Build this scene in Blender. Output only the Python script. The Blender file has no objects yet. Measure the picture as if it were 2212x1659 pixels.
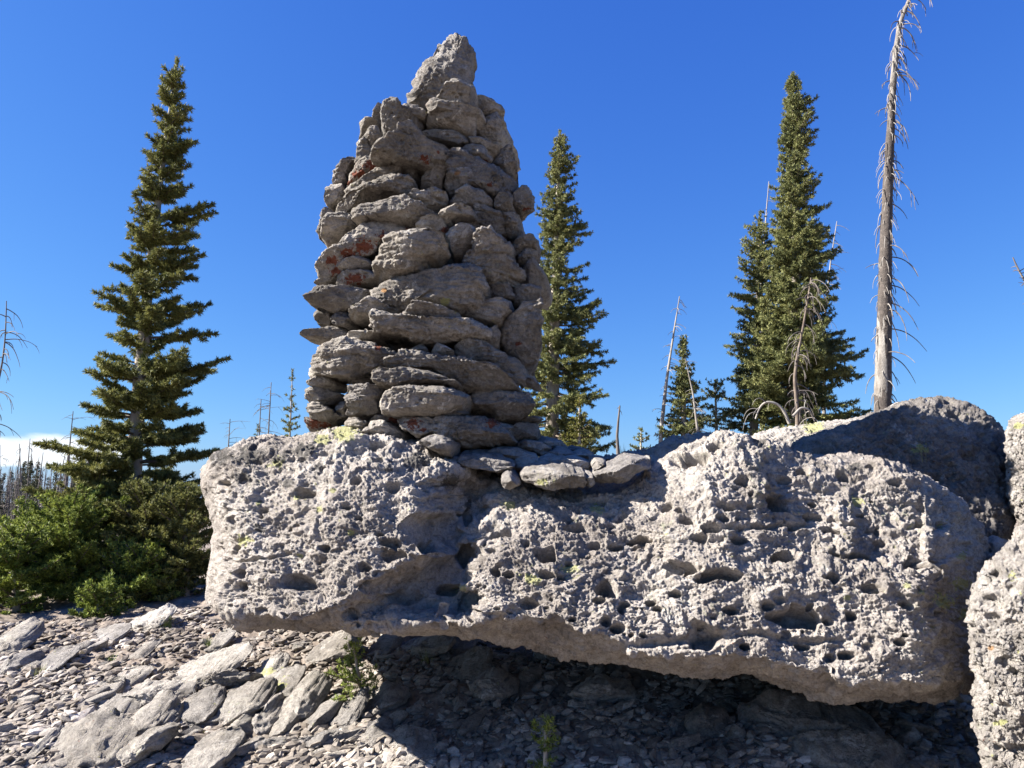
import bpy, math, random
import numpy as np
from mathutils import Vector
RNG = np.random.default_rng(7)
random.seed(7)
R = math.radians
SC = bpy.context.scene
COL = SC.collection

# ------------------------------------------------------------------ camera geometry
FPX = 1650.0            # focal length measured on a 2212 x 1659 frame
PITCH = R(8.0)
EYE = np.array([0.0, 0.0, 1.6])
cp, sp = math.cos(PITCH), math.sin(PITCH)

def at(px, py, Y):
    """point seen at frame position (px, py), standing Y metres ahead"""
    px = np.asarray(px, float); py = np.asarray(py, float); Y = np.asarray(Y, float)
    dx = (px - 1106) / FPX; dy = (829.5 - py) / FPX
    t = Y / (cp - dy * sp)
    return np.stack(np.broadcast_arrays(dx * t, Y * np.ones_like(t), EYE[2] + t * (sp + dy * cp)), -1)

def to_px(P):
    d = P - EYE
    f = d[..., 1] * cp + d[..., 2] * sp
    u = -d[..., 1] * sp + d[..., 2] * cp
    return 1106 + FPX * d[..., 0] / f, 829.5 - FPX * u / f

# ------------------------------------------------------------------ noise
_perm = np.random.default_rng(3).permutation(256).astype(np.int32)
_perm = np.concatenate([_perm, _perm, _perm])
_g = np.random.default_rng(4).normal(size=(256, 3)); _g /= np.linalg.norm(_g, axis=1)[:, None]
_g = _g.astype(np.float32)
_jit = np.random.default_rng(5).random((256, 3)).astype(np.float32)

def perlin(p, seed=0):
    p = np.asarray(p, np.float32) + np.float32(seed * 17.31 + 0.37)
    i = np.floor(p).astype(np.int32); f = p - i; i &= 255
    u = f * f * f * (f * (f * 6 - 15) + 10)
    out = 0
    for a in (0, 1):
        wa = u[:, 0] if a else 1 - u[:, 0]
        ha = _perm[(i[:, 0] + a) & 255]
        for b in (0, 1):
            wb = wa * (u[:, 1] if b else 1 - u[:, 1])
            hb = _perm[ha + ((i[:, 1] + b) & 255)]
            for c in (0, 1):
                w = wb * (u[:, 2] if c else 1 - u[:, 2])
                h = _perm[hb + ((i[:, 2] + c) & 255)]
                g = _g[h]
                out = out + w * (g[:, 0] * (f[:, 0] - a) + g[:, 1] * (f[:, 1] - b) + g[:, 2] * (f[:, 2] - c))
    return out * 1.5

def fbm(p, octv=4, seed=0, gain=0.5, ridged=False):
    a = 1.0; s = 0; p = np.asarray(p, np.float32)
    for k in range(octv):
        n = perlin(p, seed + k)
        if ridged: n = 1 - 2 * np.abs(n)
        s = s + a * n; a *= gain; p = p * 2.03
    return s

def worley(p, seed=0):
    p = np.asarray(p, np.float32) + np.float32(seed * 11.7)
    i = np.floor(p).astype(np.int32); f = p - i
    f1 = np.full(len(p), 9, np.float32); f2 = f1.copy()
    for a in (-1, 0, 1):
        for b in (-1, 0, 1):
            for c in (-1, 0, 1):
                h = _perm[_perm[_perm[(i[:, 0] + a) & 255] + ((i[:, 1] + b) & 255)] + ((i[:, 2] + c) & 255)]
                d = _jit[h] + np.array([a, b, c], np.float32) - f
                d = np.sqrt((d * d).sum(1))
                m = d < f1
                f2 = np.where(m, f1, np.minimum(f2, d)); f1 = np.where(m, d, f1)
    return f1, f2

def chips(p, seed=0):
    """per-cell random value with crisp cell borders: broken, chipped faces"""
    p = np.asarray(p, np.float32) + np.float32(seed * 7.9)
    i = np.floor(p).astype(np.int32); f = p - i
    f1 = np.full(len(p), 9, np.float32); out = np.zeros(len(p), np.float32)
    for a in (-1, 0, 1):
        for b in (-1, 0, 1):
            for c in (-1, 0, 1):
                h = _perm[_perm[_perm[(i[:, 0] + a) & 255] + ((i[:, 1] + b) & 255)] + ((i[:, 2] + c) & 255)]
                dv = _jit[h] + np.array([a, b, c], np.float32) - f
                d = (dv * dv).sum(1)
                m = d < f1
                # each cell is a tilted plate
                out = np.where(m, (h / 255.0 - .5) + (dv * (_jit[(h + 91) & 255] - .5)).sum(1) * 1.6, out); f1 = np.where(m, d, f1)
    return out

def smooth(x, a, b):
    t = np.clip((x - a) / (b - a), 0, 1); return t * t * (3 - 2 * t)

# ------------------------------------------------------------------ mesh helpers
def mesh_np(name, V, F, attrs=None, shade=True):
    """V (n,3); F (m,k) uniform faces or list of such arrays"""
    V = np.asarray(V, np.float32)
    Fs = F if isinstance(F, list) else [F]
    me = bpy.data.meshes.new(name)
    loops = np.concatenate([f.ravel() for f in Fs]).astype(np.int32)
    tot = np.concatenate([np.full(len(f), f.shape[1], np.int32) for f in Fs])
    st = np.concatenate([[0], np.cumsum(tot)[:-1]]).astype(np.int32)
    me.vertices.add(len(V)); me.vertices.foreach_set('co', V.ravel())
    me.loops.add(len(loops)); me.loops.foreach_set('vertex_index', loops)
    me.polygons.add(len(tot)); me.polygons.foreach_set('loop_start', st)
    try: me.polygons.foreach_set('loop_total', tot)
    except Exception: pass
    me.polygons.foreach_set('use_smooth', np.full(len(tot), shade, bool))
    for k, a in (attrs or {}).items():
        at_ = me.attributes.new(k, 'FLOAT', 'POINT'); at_.data.foreach_set('value', np.asarray(a, np.float32))
    me.update(calc_edges=True)
    return me

def link(name, me, mat, parent=None, origin=None):
    o = bpy.data.objects.new(name, me); COL.objects.link(o)
    if mat is not None and me is not None and not me.materials:
        me.materials.append(mat)
    if parent is not None: o.parent = parent
    if origin is not None: o.location = origin
    return o

def tag(o, label=None, cat=None, group=None, kind=None):
    if label: o['label'] = label
    if cat: o['category'] = cat
    if group: o['group'] = group
    if kind: o['kind'] = kind
    return o

def empty(name, loc, label, cat, group=None):
    o = bpy.data.objects.new(name, None); COL.objects.link(o); o.location = loc
    o.empty_display_size = 0.2
    return tag(o, label, cat, group)

def grid_faces(nu, nv, wrap_v=True, wrap_u=False):
    u = np.arange(nu if wrap_u else nu - 1); v = np.arange(nv if wrap_v else nv - 1)
    U, Vv = np.meshgrid(u, v, indexing='ij')
    a = (U % nu) * nv + Vv; b = ((U + 1) % nu) * nv + Vv
    c = ((U + 1) % nu) * nv + (Vv + 1) % nv; d = (U % nu) * nv + (Vv + 1) % nv
    return np.stack([a, b, c, d], -1).reshape(-1, 4)

def grid_normals(G, wrap_v=True, flip=False):
    du = np.gradient(G, axis=0)
    if wrap_v: dv = np.roll(G, -1, 1) - np.roll(G, 1, 1)
    else: dv = np.gradient(G, axis=1)
    n = np.cross(du, dv)
    n /= np.linalg.norm(n, axis=-1)[..., None] + 1e-9
    return -n if flip else n

def tube(P, r, k=6):
    """tube along polyline P (n,3), radius r (n,)"""
    P = np.asarray(P, float); n = len(P); r = np.broadcast_to(np.asarray(r, float), (n,))
    T = np.gradient(P, axis=0); T /= np.linalg.norm(T, axis=1)[:, None] + 1e-9
    ref = np.array([0.0, 1, 0.02]) if abs(T[:, 1]).mean() < 0.8 else np.array([1.0, 0, 0.02])
    A = np.cross(T, ref); A /= np.linalg.norm(A, axis=1)[:, None] + 1e-9
    B = np.cross(T, A)
    th = np.linspace(0, 2 * np.pi, k, endpoint=False)
    G = P[:, None] + r[:, None, None] * (A[:, None] * np.cos(th)[None, :, None] + B[:, None] * np.sin(th)[None, :, None])
    return G.reshape(-1, 3), grid_faces(n, k)

def merge(parts):
    V = []; F = []; o = 0
    for v, f in parts:
        V.append(v); F.append(f + o); o += len(v)
    return np.concatenate(V), np.concatenate(F)

# ------------------------------------------------------------------ terrain
def terr(x, y):
    x = np.asarray(x, float); y = np.asarray(y, float)
    near = np.interp(y, [-60, 0, 2.5, 3.6, 4.5, 5.5, 6.5, 8.0], [-3.0, -0.35, -0.12, 0.0, 0.19, 0.42, 0.52, 0.56])
    left = np.interp(y, [7, 9, 11, 16, 30, 60, 110, 160, 400, 900], [0.0, -0.02, -0.12, -0.7, -1.55, -1.75, -1.75, -1.3, -6, -14])
    right = np.interp(y, [6, 8, 10.5, 13, 20, 30, 60, 900], [0.0, 0.75, 1.25, 1.55, 1.4, 0.2, -2.3, -14])
    w = smooth(x + 0.12 * y * 0, -3.6, 0.6)
    z = near + left * (1 - w) + right * w
    z = z + 0.10 * np.clip(x, -4, 4) * smooth(y, 1.5, 4) * (1 - smooth(y, 6, 10)) * 0.25
    return z

def ground_hit(px, py):
    """where the sight line through (px,py) meets the ground"""
    px = np.atleast_1d(np.asarray(px, float)); py = np.atleast_1d(np.asarray(py, float))
    Ys = np.linspace(2.2, 14, 500)
    best = np.full(px.shape, 14.0); found = np.zeros(px.shape, bool)
    for Y in Ys:
        p = at(px, py, Y)
        m = (~found) & (p[..., 2] <= terr(p[..., 0], p[..., 1]))
        best[m] = Y; found |= m
    return at(px, py, best), found

# ------------------------------------------------------------------ materials
def nodes(name):
    m = bpy.data.materials.new(name); m.use_nodes = True
    nt = m.node_tree; nt.nodes.clear()
    out = nt.nodes.new('ShaderNodeOutputMaterial')
    b = nt.nodes.new('ShaderNodeBsdfPrincipled'); nt.links.new(b.outputs[0], out.inputs[0])
    return m, nt, b

class NB:
    def __init__(s, nt): s.nt = nt
    def n(s, t, **k):
        x = s.nt.nodes.new(t)
        for a, v in k.items(): setattr(x, a, v)
        return x
    def l(s, a, b): s.nt.links.new(a, b)
    def noise(s, vec, scale, detail=4, rough=0.55, dist=0.0):
        x = s.n('ShaderNodeTexNoise'); x.inputs['Scale'].default_value = scale
        x.inputs['Detail'].default_value = detail; x.inputs['Roughness'].default_value = rough
        x.inputs['Distortion'].default_value = dist
        s.l(vec, x.inputs['Vector']); return x.outputs['Fac']
    def ramp(s, fac, stops):
        x = s.n('ShaderNodeValToRGB'); e = x.color_ramp.elements
        while len(e) < len(stops): e.new(0.5)
        for i, (p, c) in enumerate(stops):
            e[i].position = p; e[i].color = (*c, 1) if len(c) == 3 else c
        s.l(fac, x.inputs[0]); return x.outputs[0]
    def step(s, fac, a, b):
        x = s.n('ShaderNodeMapRange'); x.interpolation_type = 'SMOOTHSTEP'
        x.inputs['From Min'].default_value = a; x.inputs['From Max'].default_value = b
        s.l(fac, x.inputs['Value']); return x.outputs['Result']
    def math(s, op, a, b=None):
        x = s.n('ShaderNodeMath', operation=op)
        for i, v in enumerate((a, b)):
            if v is None: continue
            if isinstance(v, (int, float)): x.inputs[i].default_value = v
            else: s.l(v, x.inputs[i])
        return x.outputs[0]
    def mix(s, fac, a, b, mode='MIX'):
        x = s.n('ShaderNodeMix', data_type='RGBA', blend_type=mode)
        for sock, v in ((x.inputs[0], fac), (x.inputs[6], a), (x.inputs[7], b)):
            if isinstance(v, (int, float)): sock.default_value = v
            elif isinstance(v, tuple): sock.default_value = (*v, 1)
            else: s.l(v, sock)
        return x.outputs[2]

def rock_mat(name, dark, mid, pale, crust=0.5, green=0.5, orange=0.0, speck=0.35, bump=1.0, obj_var=0.25, tone=False):
    m, nt, b = nodes(name); N = NB(nt)
    pos = N.n('ShaderNodeNewGeometry').outputs['Position']
    big = N.noise(pos, 1.7, 5, 0.6, 0.4)
    c = N.ramp(big, [(0.33, dark), (0.5, mid), (0.68, pale)])
    med = N.noise(pos, 14, 7, 0.68)
    c = N.mix(1.0, c, N.ramp(med, [(0.28, (0.50, 0.485, 0.47)), (0.5, (1, 1, 1)), (0.72, (1.32, 1.29, 1.24))]), 'MULTIPLY')
    fin = N.noise(pos, 62, 6, 0.72)
    c = N.mix(1.0, c, N.ramp(fin, [(0.30, (0.58, 0.56, 0.55)), (0.5, (1, 1, 1)), (0.70, (1.22, 1.21, 1.18))]), 'MULTIPLY')
    # pale mineral crust
    cr = N.math('MULTIPLY', N.step(N.noise(pos, 5.5, 8, 0.7, 0.6), 0.55, 0.66), N.step(N.noise(pos, 38, 4, 0.6), 0.40, 0.58))
    c = N.mix(N.math('MULTIPLY', cr, crust), c, (0.60, 0.575, 0.54))
    # dark crustose lichen specks
    sk = N.math('MULTIPLY', N.step(N.noise(pos, 75, 3, 0.6), 0.57, 0.66), N.step(N.noise(pos, 3.1, 4, 0.6, 0.3), 0.42, 0.60))
    c = N.mix(N.math('MULTIPLY', sk, speck), c, (0.075, 0.072, 0.068))
    # yellow-green lichen: everywhere a little, plus patches by attribute
    ga = N.n('ShaderNodeAttribute', attribute_name='green').outputs['Fac']
    gn = N.noise(pos, 30, 5, 0.65)
    g1 = N.math('MULTIPLY', N.step(N.noise(pos, 2.6, 5, 0.65, 0.5), 0.56, 0.68), N.step(gn, 0.53, 0.62))
    g2 = N.step(N.math('ADD', ga, N.math('MULTIPLY', N.math('SUBTRACT', gn, 0.5), 3.2)), 0.54, 0.62)
    c = N.mix(N.math('MULTIPLY', g1, green * 0.55), c, (0.33, 0.37, 0.22))
    c = N.mix(N.math('MULTIPLY', g2, 0.62), c, (0.40, 0.41, 0.13))
    ka = N.n('ShaderNodeAttribute', attribute_name='grey').outputs['Fac']
    k2 = N.step(N.math('ADD', ka, N.math('MULTIPLY', N.math('SUBTRACT', N.noise(pos, 16, 6, .7, .4), 0.5), 2.4)), 0.50, 0.85)
    c = N.mix(N.math('MULTIPLY', k2, .85), c, (0.075, 0.071, 0.066))
    # rust-red lichen patches by attribute
    oa = N.n('ShaderNodeAttribute', attribute_name='orange').outputs['Fac']
    on = N.noise(pos, 22, 6, 0.7, 0.5)
    o2 = N.step(N.math('ADD', oa, N.math('MULTIPLY', N.math('SUBTRACT', N.noise(pos, 34, 7, 0.72, 0.5), 0.5), 3.4)), 0.55, 0.59)
    ocol = N.mix(N.noise(pos, 60, 3), (0.105, 0.022, 0.011), (0.235, 0.060, 0.024))
    c = N.mix(N.math('MULTIPLY', o2, 0.9), c, ocol)
    # ochre stain by attribute
    ya = N.n('ShaderNodeAttribute', attribute_name='ochre').outputs['Fac']
    y2 = N.step(N.math('ADD', ya, N.math('MULTIPLY', N.math('SUBTRACT', on, 0.5), 1.6)), 0.45, 0.75)
    c = N.mix(N.math('MULTIPLY', y2, 0.75), c, (0.42, 0.22, 0.08))
    if tone:
        tv = N.n('ShaderNodeAttribute', attribute_name='tone').outputs['Fac']
        c = N.mix(1.0, c, N.ramp(tv, [(0.0, (0.55, 0.50, 0.45)), (0.4, (0.85, 0.82, 0.78)), (0.75, (1.15, 1.12, 1.08)), (1.0, (1.7, 1.68, 1.65))]), 'MULTIPLY')
    if obj_var:
        rnd = N.n('ShaderNodeObjectInfo').outputs['Random']
        c = N.mix(1.0, c, N.ramp(rnd, [(0.0, (1 - obj_var, 1 - obj_var, 1 - obj_var * 0.9)), (0.5, (1, 0.985, 0.96)), (1.0, (1 + obj_var * .6, 1 + obj_var * .55, 1 + obj_var * .5))]), 'MULTIPLY')
    N.l(c, b.inputs['Base Color'])
    b.inputs['Roughness'].default_value = 0.93
    b.inputs['Specular IOR Level'].default_value = 0.25
    h = N.math('ADD', N.math('MULTIPLY', N.noise(pos, 55, 8, 0.72), 1.0), N.math('MULTIPLY', N.noise(pos, 190, 4, 0.7), 0.45))
    bp = N.n('ShaderNodeBump'); bp.inputs['Strength'].default_value = bump; bp.inputs['Distance'].default_value = 0.03
    N.l(h, bp.inputs['Height']); N.l(bp.outputs[0], b.inputs['Normal'])
    return m

def plain_mat(name, stops, scale, rough=0.9, stretch=(1, 1, 1), bump=0.3, detail=6):
    m, nt, b = nodes(name); N = NB(nt)
    pos = N.n('ShaderNodeNewGeometry').outputs['Position']
    mp = N.n('ShaderNodeMapping'); mp.inputs['Scale'].default_value = stretch; N.l(pos, mp.inputs[0])
    f = N.noise(mp.outputs[0], scale, detail, 0.65, 0.3)
    N.l(N.ramp(f, stops), b.inputs['Base Color'])
    b.inputs['Roughness'].default_value = rough; b.inputs['Specular IOR Level'].default_value = 0.25
    if bump:
        bp = N.n('ShaderNodeBump'); bp.inputs['Strength'].default_value = bump; bp.inputs['Distance'].default_value = 0.02
        N.l(f, bp.inputs['Height']); N.l(bp.outputs[0], b.inputs['Normal'])
    return m

def needle_mat(name, dark, midtone, tip):
    m, nt, b = nodes(name); N = NB(nt)
    pos = N.n('ShaderNodeNewGeometry').outputs['Position']
    v = N.n('ShaderNodeAttribute', attribute_name='var').outputs['Fac']
    f = N.math('ADD', N.math('MULTIPLY', N.noise(pos, 2.2, 4, 0.6), 0.9), N.math('MULTIPLY', N.math('SUBTRACT', v, 0.5), 0.45))
    N.l(N.ramp(f, [(0.30, dark), (0.52, midtone), (0.75, tip)]), b.inputs['Base Color'])  # noise and a random value per blade blend three needle tones
    b.inputs['Roughness'].default_value = 0.62; b.inputs['Specular IOR Level'].default_value = 0.25
    tr = nt.nodes.new('ShaderNodeBsdfTranslucent')
    N.l(N.ramp(f, [(0.30, dark), (0.75, tip)]), tr.inputs['Color'])
    mx = nt.nodes.new('ShaderNodeMixShader'); mx.inputs[0].default_value = 0.26
    out = [n for n in nt.nodes if n.type == 'OUTPUT_MATERIAL'][0]
    N.l(b.outputs[0], mx.inputs[1]); N.l(tr.outputs[0], mx.inputs[2]); N.l(mx.outputs[0], out.inputs[0])
    return m

M_BOULDER = rock_mat('weathered_tuff', (0.27, 0.24, 0.215), (0.39, 0.352, 0.315), (0.50, 0.46, 0.415), 0.55, 0.7, speck=0.4, obj_var=0)
M_DARKB = rock_mat('shade_darkened_tuff', (0.13, 0.118, 0.108), (0.20, 0.182, 0.166), (0.30, 0.275, 0.25), 0.5, 0.6, speck=.6, obj_var=0)  # darkened base colour stands in for the cairn's shadow on the rear boulder
M_PALE = rock_mat('pale_tuff', (0.27, 0.245, 0.22), (0.36, 0.33, 0.30), (0.46, 0.43, 0.395), 0.6, 0.35, speck=0.3, obj_var=0)
M_STONE = rock_mat('cairn_and_shadow_rock', (0.175, 0.160, 0.142), (0.285, 0.263, 0.236), (0.41, 0.382, 0.345), 0.85, 0.35, speck=0.35)  # cairn stones, also the darker colour for scree stones in the boulder's shadow
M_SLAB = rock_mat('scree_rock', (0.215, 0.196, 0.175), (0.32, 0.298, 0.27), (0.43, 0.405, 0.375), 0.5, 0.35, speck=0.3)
M_CHIP = rock_mat('gravel_rock', (0.155, 0.137, 0.12), (0.235, 0.212, 0.19), (0.33, 0.305, 0.28), 0.3, 0.1, speck=0.2, bump=0.25, obj_var=0, tone=True)
M_GROUND = plain_mat('stony_soil', [(0.25, (0.10, 0.075, 0.058)), (0.5, (0.19, 0.155, 0.125)), (0.75, (0.29, 0.255, 0.22))], 11, 0.95, bump=0.8)
M_BARK = plain_mat('pale_fir_bark', [(0.3, (0.16, 0.13, 0.105)), (0.55, (0.30, 0.265, 0.22)), (0.75, (0.42, 0.38, 0.33))], 9, 0.9, (1, 1, 0.35))
M_TWIG = plain_mat('conifer_twig_bark', [(0.3, (0.075, 0.055, 0.042)), (0.7, (0.19, 0.155, 0.125))], 6, 0.9, bump=0)
M_DEAD = plain_mat('silvered_dead_wood', [(0.3, (0.16, 0.14, 0.12)), (0.55, (0.25, 0.23, 0.205)), (0.75, (0.36, 0.34, 0.315))], 7, 0.8, (1, 1, 0.2))
M_GREYDEAD = plain_mat('charred_dead_wood', [(0.3, (0.06, 0.05, 0.045)), (0.6, (0.16, 0.14, 0.125)), (0.8, (0.30, 0.28, 0.26))], 5, 0.9, (1, 1, 0.3))
M_FIR = needle_mat('fir_needles', (0.075, 0.084, 0.026), (0.172, 0.180, 0.053), (0.28, 0.268, 0.085))
M_SPRUCE = needle_mat('spruce_needles', (0.082, 0.096, 0.038), (0.190, 0.202, 0.073), (0.31, 0.30, 0.115))
M_BUSH = needle_mat('young_fir_needles', (0.078, 0.110, 0.022), (0.198, 0.246, 0.046), (0.33, 0.365, 0.075))
M_YOUNG = needle_mat('yellowish_needles', (0.07, 0.075, 0.018), (0.15, 0.145, 0.03), (0.24, 0.21, 0.05))
M_FAR = needle_mat('far_needles', (0.030, 0.036, 0.022), (0.055, 0.062, 0.036), (0.09, 0.095, 0.055))
M_GRASS = plain_mat('dry_grass', [(0.3, (0.10, 0.12, 0.04)), (0.6, (0.23, 0.22, 0.09)), (0.8, (0.38, 0.33, 0.18))], 20, 0.8, bump=0)
# ------------------------------------------------------------------ rocks
def rough(G, Nn, size, seed, amp=1.0, strata=0.6):
    """displacement of rock surface points (flat arrays) along their normals"""
    P = G.astype(np.float32)
    sz = min(size, 0.5)
    d = 0.022 * sz * fbm(P * (1.7 / sz), 3, seed)
    d += 0.022 * sz * (fbm(P * (3.6 / sz), 3, seed + 9, ridged=True) - 0.6)
    lay = P * np.array([6, 6, 38], np.float32)
    st = perlin(P * 2.3, seed + 23)
    d += strata * 0.0075 * fbm(lay, 3, seed + 21, gain=.6) * (0.5 + smooth(st, -.2, .4))
    lw = P + 0.02 * np.stack([perlin(P * 9, seed + 71), perlin(P * 9, seed + 72), perlin(P * 9, seed + 73)], -1)
    k_s = min(1.0, size / .3)
    d += k_s * strata * 0.009 * (smooth(perlin(lw * np.array([3.5, 3.5, 17], np.float32), seed + 22), -.05, .05) - .5) * (0.3 + smooth(st, -.3, .3))
    d += k_s * (0.0065 * chips(lw * np.array([8, 8, 20], np.float32), seed % 60) + 0.0032 * chips(lw * np.array([27, 27, 36], np.float32), seed % 60 + 3))
    d += k_s * 0.0065 * fbm(P * 15, 4, seed + 31, gain=0.66)
    mask = smooth(perlin(P * 4.0, seed + 40), -0.1, 0.3)
    d += k_s * 0.009 * mask * (fbm(P * 30, 3, seed + 44, gain=0.68, ridged=True) - 0.6)
    f1, _ = worley(P * np.array([17, 17, 24], np.float32), seed % 50)
    d -= 0.017 * (1 - smooth(f1, 0.12, 0.27)) * smooth(perlin(P * 5, seed + 60), -.1, .2)
    return amp * (d - d.mean() - .002)

def arc_resample(P, n):
    Q = np.vstack([P, P[:1]]); L = np.concatenate([[0], np.cumsum(np.linalg.norm(np.diff(Q, axis=0), axis=1))])
    s = np.linspace(0, L[-1], n, endpoint=False)
    return np.stack([np.interp(s, L, Q[:, k]) for k in range(2)], 1), L[-1]

def chaikin(P, it=1):
    for _ in range(it):
        Q = np.roll(P, -1, 0)
        P = np.stack([0.8 * P + 0.2 * Q, 0.2 * P + 0.8 * Q], 1).reshape(-1, 2)
    return P

def outline_rock(pts, Y, tf, tb, res=0.0065, e1=0.75, e2=0.55, tilt=0.0, grow=1.02, seed=0, amp=1.0, bend=None, skew=0.0, strata=0.6, spots=(), chops=9, overhang=0.0, yaw=0.0, nmax=420, soft=True):
    """solid stone whose widest section is the given frame outline standing Y metres ahead;
    tf / tb: how far it swells to the front and the back of that section"""
    pts = np.array(pts, float)
    if np.sum(pts[:, 0] * np.roll(pts[:, 1], -1) - np.roll(pts[:, 0], -1) * pts[:, 1]) < 0: pts = pts[::-1]
    if soft: pts = chaikin(pts, 1)
    W = at(pts[:, 0], pts[:, 1], Y)[:, [0, 2]]
    x, z = W[:, 0], W[:, 1]
    cr = x * np.roll(z, -1) - np.roll(x, -1) * z
    A = cr.sum() / 2
    c = np.array([((x + np.roll(x, -1)) * cr).sum(), ((z + np.roll(z, -1)) * cr).sum()]) / (6 * A)
    A = abs(A); size = math.sqrt(A)
    W = c + (W - c) * grow
    per = np.linalg.norm(np.diff(W, axis=0), axis=1).sum()
    n = int(np.clip(per / res, 24, nmax)); W, per = arc_resample(W, n)
    # do not let boundary kinks make degenerate cells: light smoothing
    W = 0.25 * np.roll(W, 1, 0) + 0.5 * W + 0.25 * np.roll(W, -1, 0)
    nf = int(np.clip((tf + 0.35 * size) / res * 0.9, 9, 150 if nmax == 420 else 240)); nb = int(np.clip(tb / res * 0.25, 7, 40)) if nmax == 420 else 130
    h = nf // 2 if nmax == 420 else nf
    pa = -np.arccos(np.clip(np.linspace(.012, .985, nf), 0, 1) ** (1 / e2)); pb = -np.pi / 2 + (np.pi / 2) * (np.arange(1, h) / h)
    ph = np.concatenate([np.sort(np.concatenate([pa, pb[pb > pa[0]]])), (np.pi / 2) * np.linspace(0, 1, nb)])
    ph[-1] = np.pi / 2 - 0.001
    s = np.abs(np.cos(ph)) ** e2
    yy = np.sign(ph) * np.abs(np.sin(ph)) ** e1
    yy = np.where(yy < 0, yy * tf, yy * tb)
    G = np.empty((len(ph), n, 3))
    off = (W - c)
    G[:, :, 0] = c[0] + s[:, None] * off[None, :, 0] + skew * yy[:, None]
    G[:, :, 2] = c[1] + s[:, None] * off[None, :, 1] + tilt * yy[:, None]
    G[:, :, 1] = Y + yy[:, None]
    # break the face along random fracture planes
    rgc = np.random.default_rng(seed + 900)
    wx, wz = np.abs(off[:, 0]).max(), np.abs(off[:, 1]).max()
    q = np.stack([(G[:, :, 0] - c[0]) / wx, (G[:, :, 1] - Y) / np.where(yy < 0, tf, tb)[:, None], (G[:, :, 2] - c[1]) / wz], -1)
    for _ in range(chops):
        dv = np.array([rgc.uniform(-1, 1), -rgc.uniform(.35, 1.1), rgc.uniform(-1, 1)]); dv /= np.linalg.norm(dv)
        hh = q @ dv; t0 = rgc.uniform(.62, .86) * hh.max()
        q = q - np.clip(hh - t0, 0, None)[..., None] * dv * .93
    G = np.stack([c[0] + q[..., 0] * wx, Y + q[..., 1] * np.where(yy < 0, tf, tb)[:, None], c[1] + q[..., 2] * wz], -1)
    G[:, :, 1] -= overhang * (G[:, :, 2] - c[1]) * np.clip(1 - (G[:, :, 1] - Y) / .3, 0, 1)
    if yaw:
        dyw = -yaw * (G[:, :, 0] - c[0]) * np.clip(1 - (G[:, :, 1] - Y) / .3, 0, 1)
        G[:, :, 1] += dyw; G[:, :, 0] += (pts[:, 0].mean() - 1106) / FPX * dyw
    if bend is not None: G[:, :, 1] += bend(G[:, :, 0], c[0])
    Nn = grid_normals(G)
    cc = G.mean((0, 1))
    if ((G - cc) * Nn).sum() < 0: Nn = -Nn; flip = True
    else: flip = False
    P = G.reshape(-1, 3); d = rough(P, Nn, size, seed, amp, strata)
    V = P + Nn.reshape(-1, 3) * d[:, None]
    F = grid_faces(len(ph), n)
    V = np.vstack([V, V[:n].mean(0), V[-n:].mean(0)])
    k = np.arange(n); last = (len(ph) - 1) * n
    t1 = np.stack([np.full(n, len(V) - 2), (k + 1) % n, k], 1)
    t2 = np.stack([np.full(n, len(V) - 1), last + k, last + (k + 1) % n], 1)
    if flip: pass
    F4 = F[:, ::-1] if not flip else F
    T = np.concatenate([t1, t2]); T = T[:, ::-1] if not flip else T
    vc = V - V.mean(0); vol = np.einsum('ij,ij->i', vc[F4[:, 0]], np.cross(vc[F4[:, 1]], vc[F4[:, 2]])).sum()
    if vol < 0: F4 = F4[:, ::-1]; T = T[:, ::-1]
    return V, [F4, T], c, size

def attr_spots(V, spots):
    """spots: (px, py, radius px, kind) -> attribute dict"""
    out = {}
    if not spots: return out
    px, py = to_px(V)
    for (a, b, r, kind) in spots:
        g = np.exp(-(((px - a) / r) ** 2 + ((py - b) / (r * 0.7)) ** 2) * 1.2)
        out[kind] = np.maximum(out.get(kind, 0), g)
    return out

def zc(zoom, pts):
    ox, oy, s = zoom
    return [((ox + a / s) * 0.8848, (oy + b / s) * 0.8848) for a, b in pts]
Z1 = (700, 60, 3.073); Z2 = (700, 550, 2.766); Z4 = (0, 1150, 2.2887); Z5 = (600, 1450, 2.765); Z6 = (1250, 700, 2.458); ZD = (0, 0, 0.8848)

# ---- the long overhanging boulder -------------------------------------------------
crest_px = np.array([(432, 1012), (442, 992), (460, 978), (520, 958), (600, 944), (660, 931), (720, 922), (770, 925), (820, 945), (870, 962), (930, 986), (985, 1003), (1040, 1041), (1060, 1056), (1120, 1062), (1200, 1062), (1280, 1060), (1330, 1054), (1390, 1024), (1440, 990), (1470, 962), (1520, 937), (1580, 929), (1640, 940), (1700, 966), (1760, 986), (1850, 986), (1900, 992), (1960, 1012), (2020, 1042), (2070, 1082), (2105, 1130), (2126, 1185), (2134, 1235)], float)
crease_px = np.array([(432, 1295), (450, 1312), (500, 1326), (640, 1344), (800, 1349), (1000, 1343), (1130, 1338), (1200, 1334), (1260, 1368), (1350, 1398), (1440, 1418), (1530, 1410), (1620, 1422), (1700, 1440), (1850, 1473), (2000, 1473), (2090, 1462), (2134, 1430)], float)
bottom_px = np.array([(432, 1300), (450, 1320), (480, 1331), (540, 1346), (640, 1354), (740, 1365), (840, 1376), (960, 1383), (1060, 1389), (1130, 1398), (1220, 1423), (1330, 1443), (1440, 1464), (1540, 1462), (1600, 1466), (1680, 1490), (1750, 1522), (1830, 1522), (1900, 1505), (1980, 1503), (2050, 1496), (2134, 1488)], float)

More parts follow.
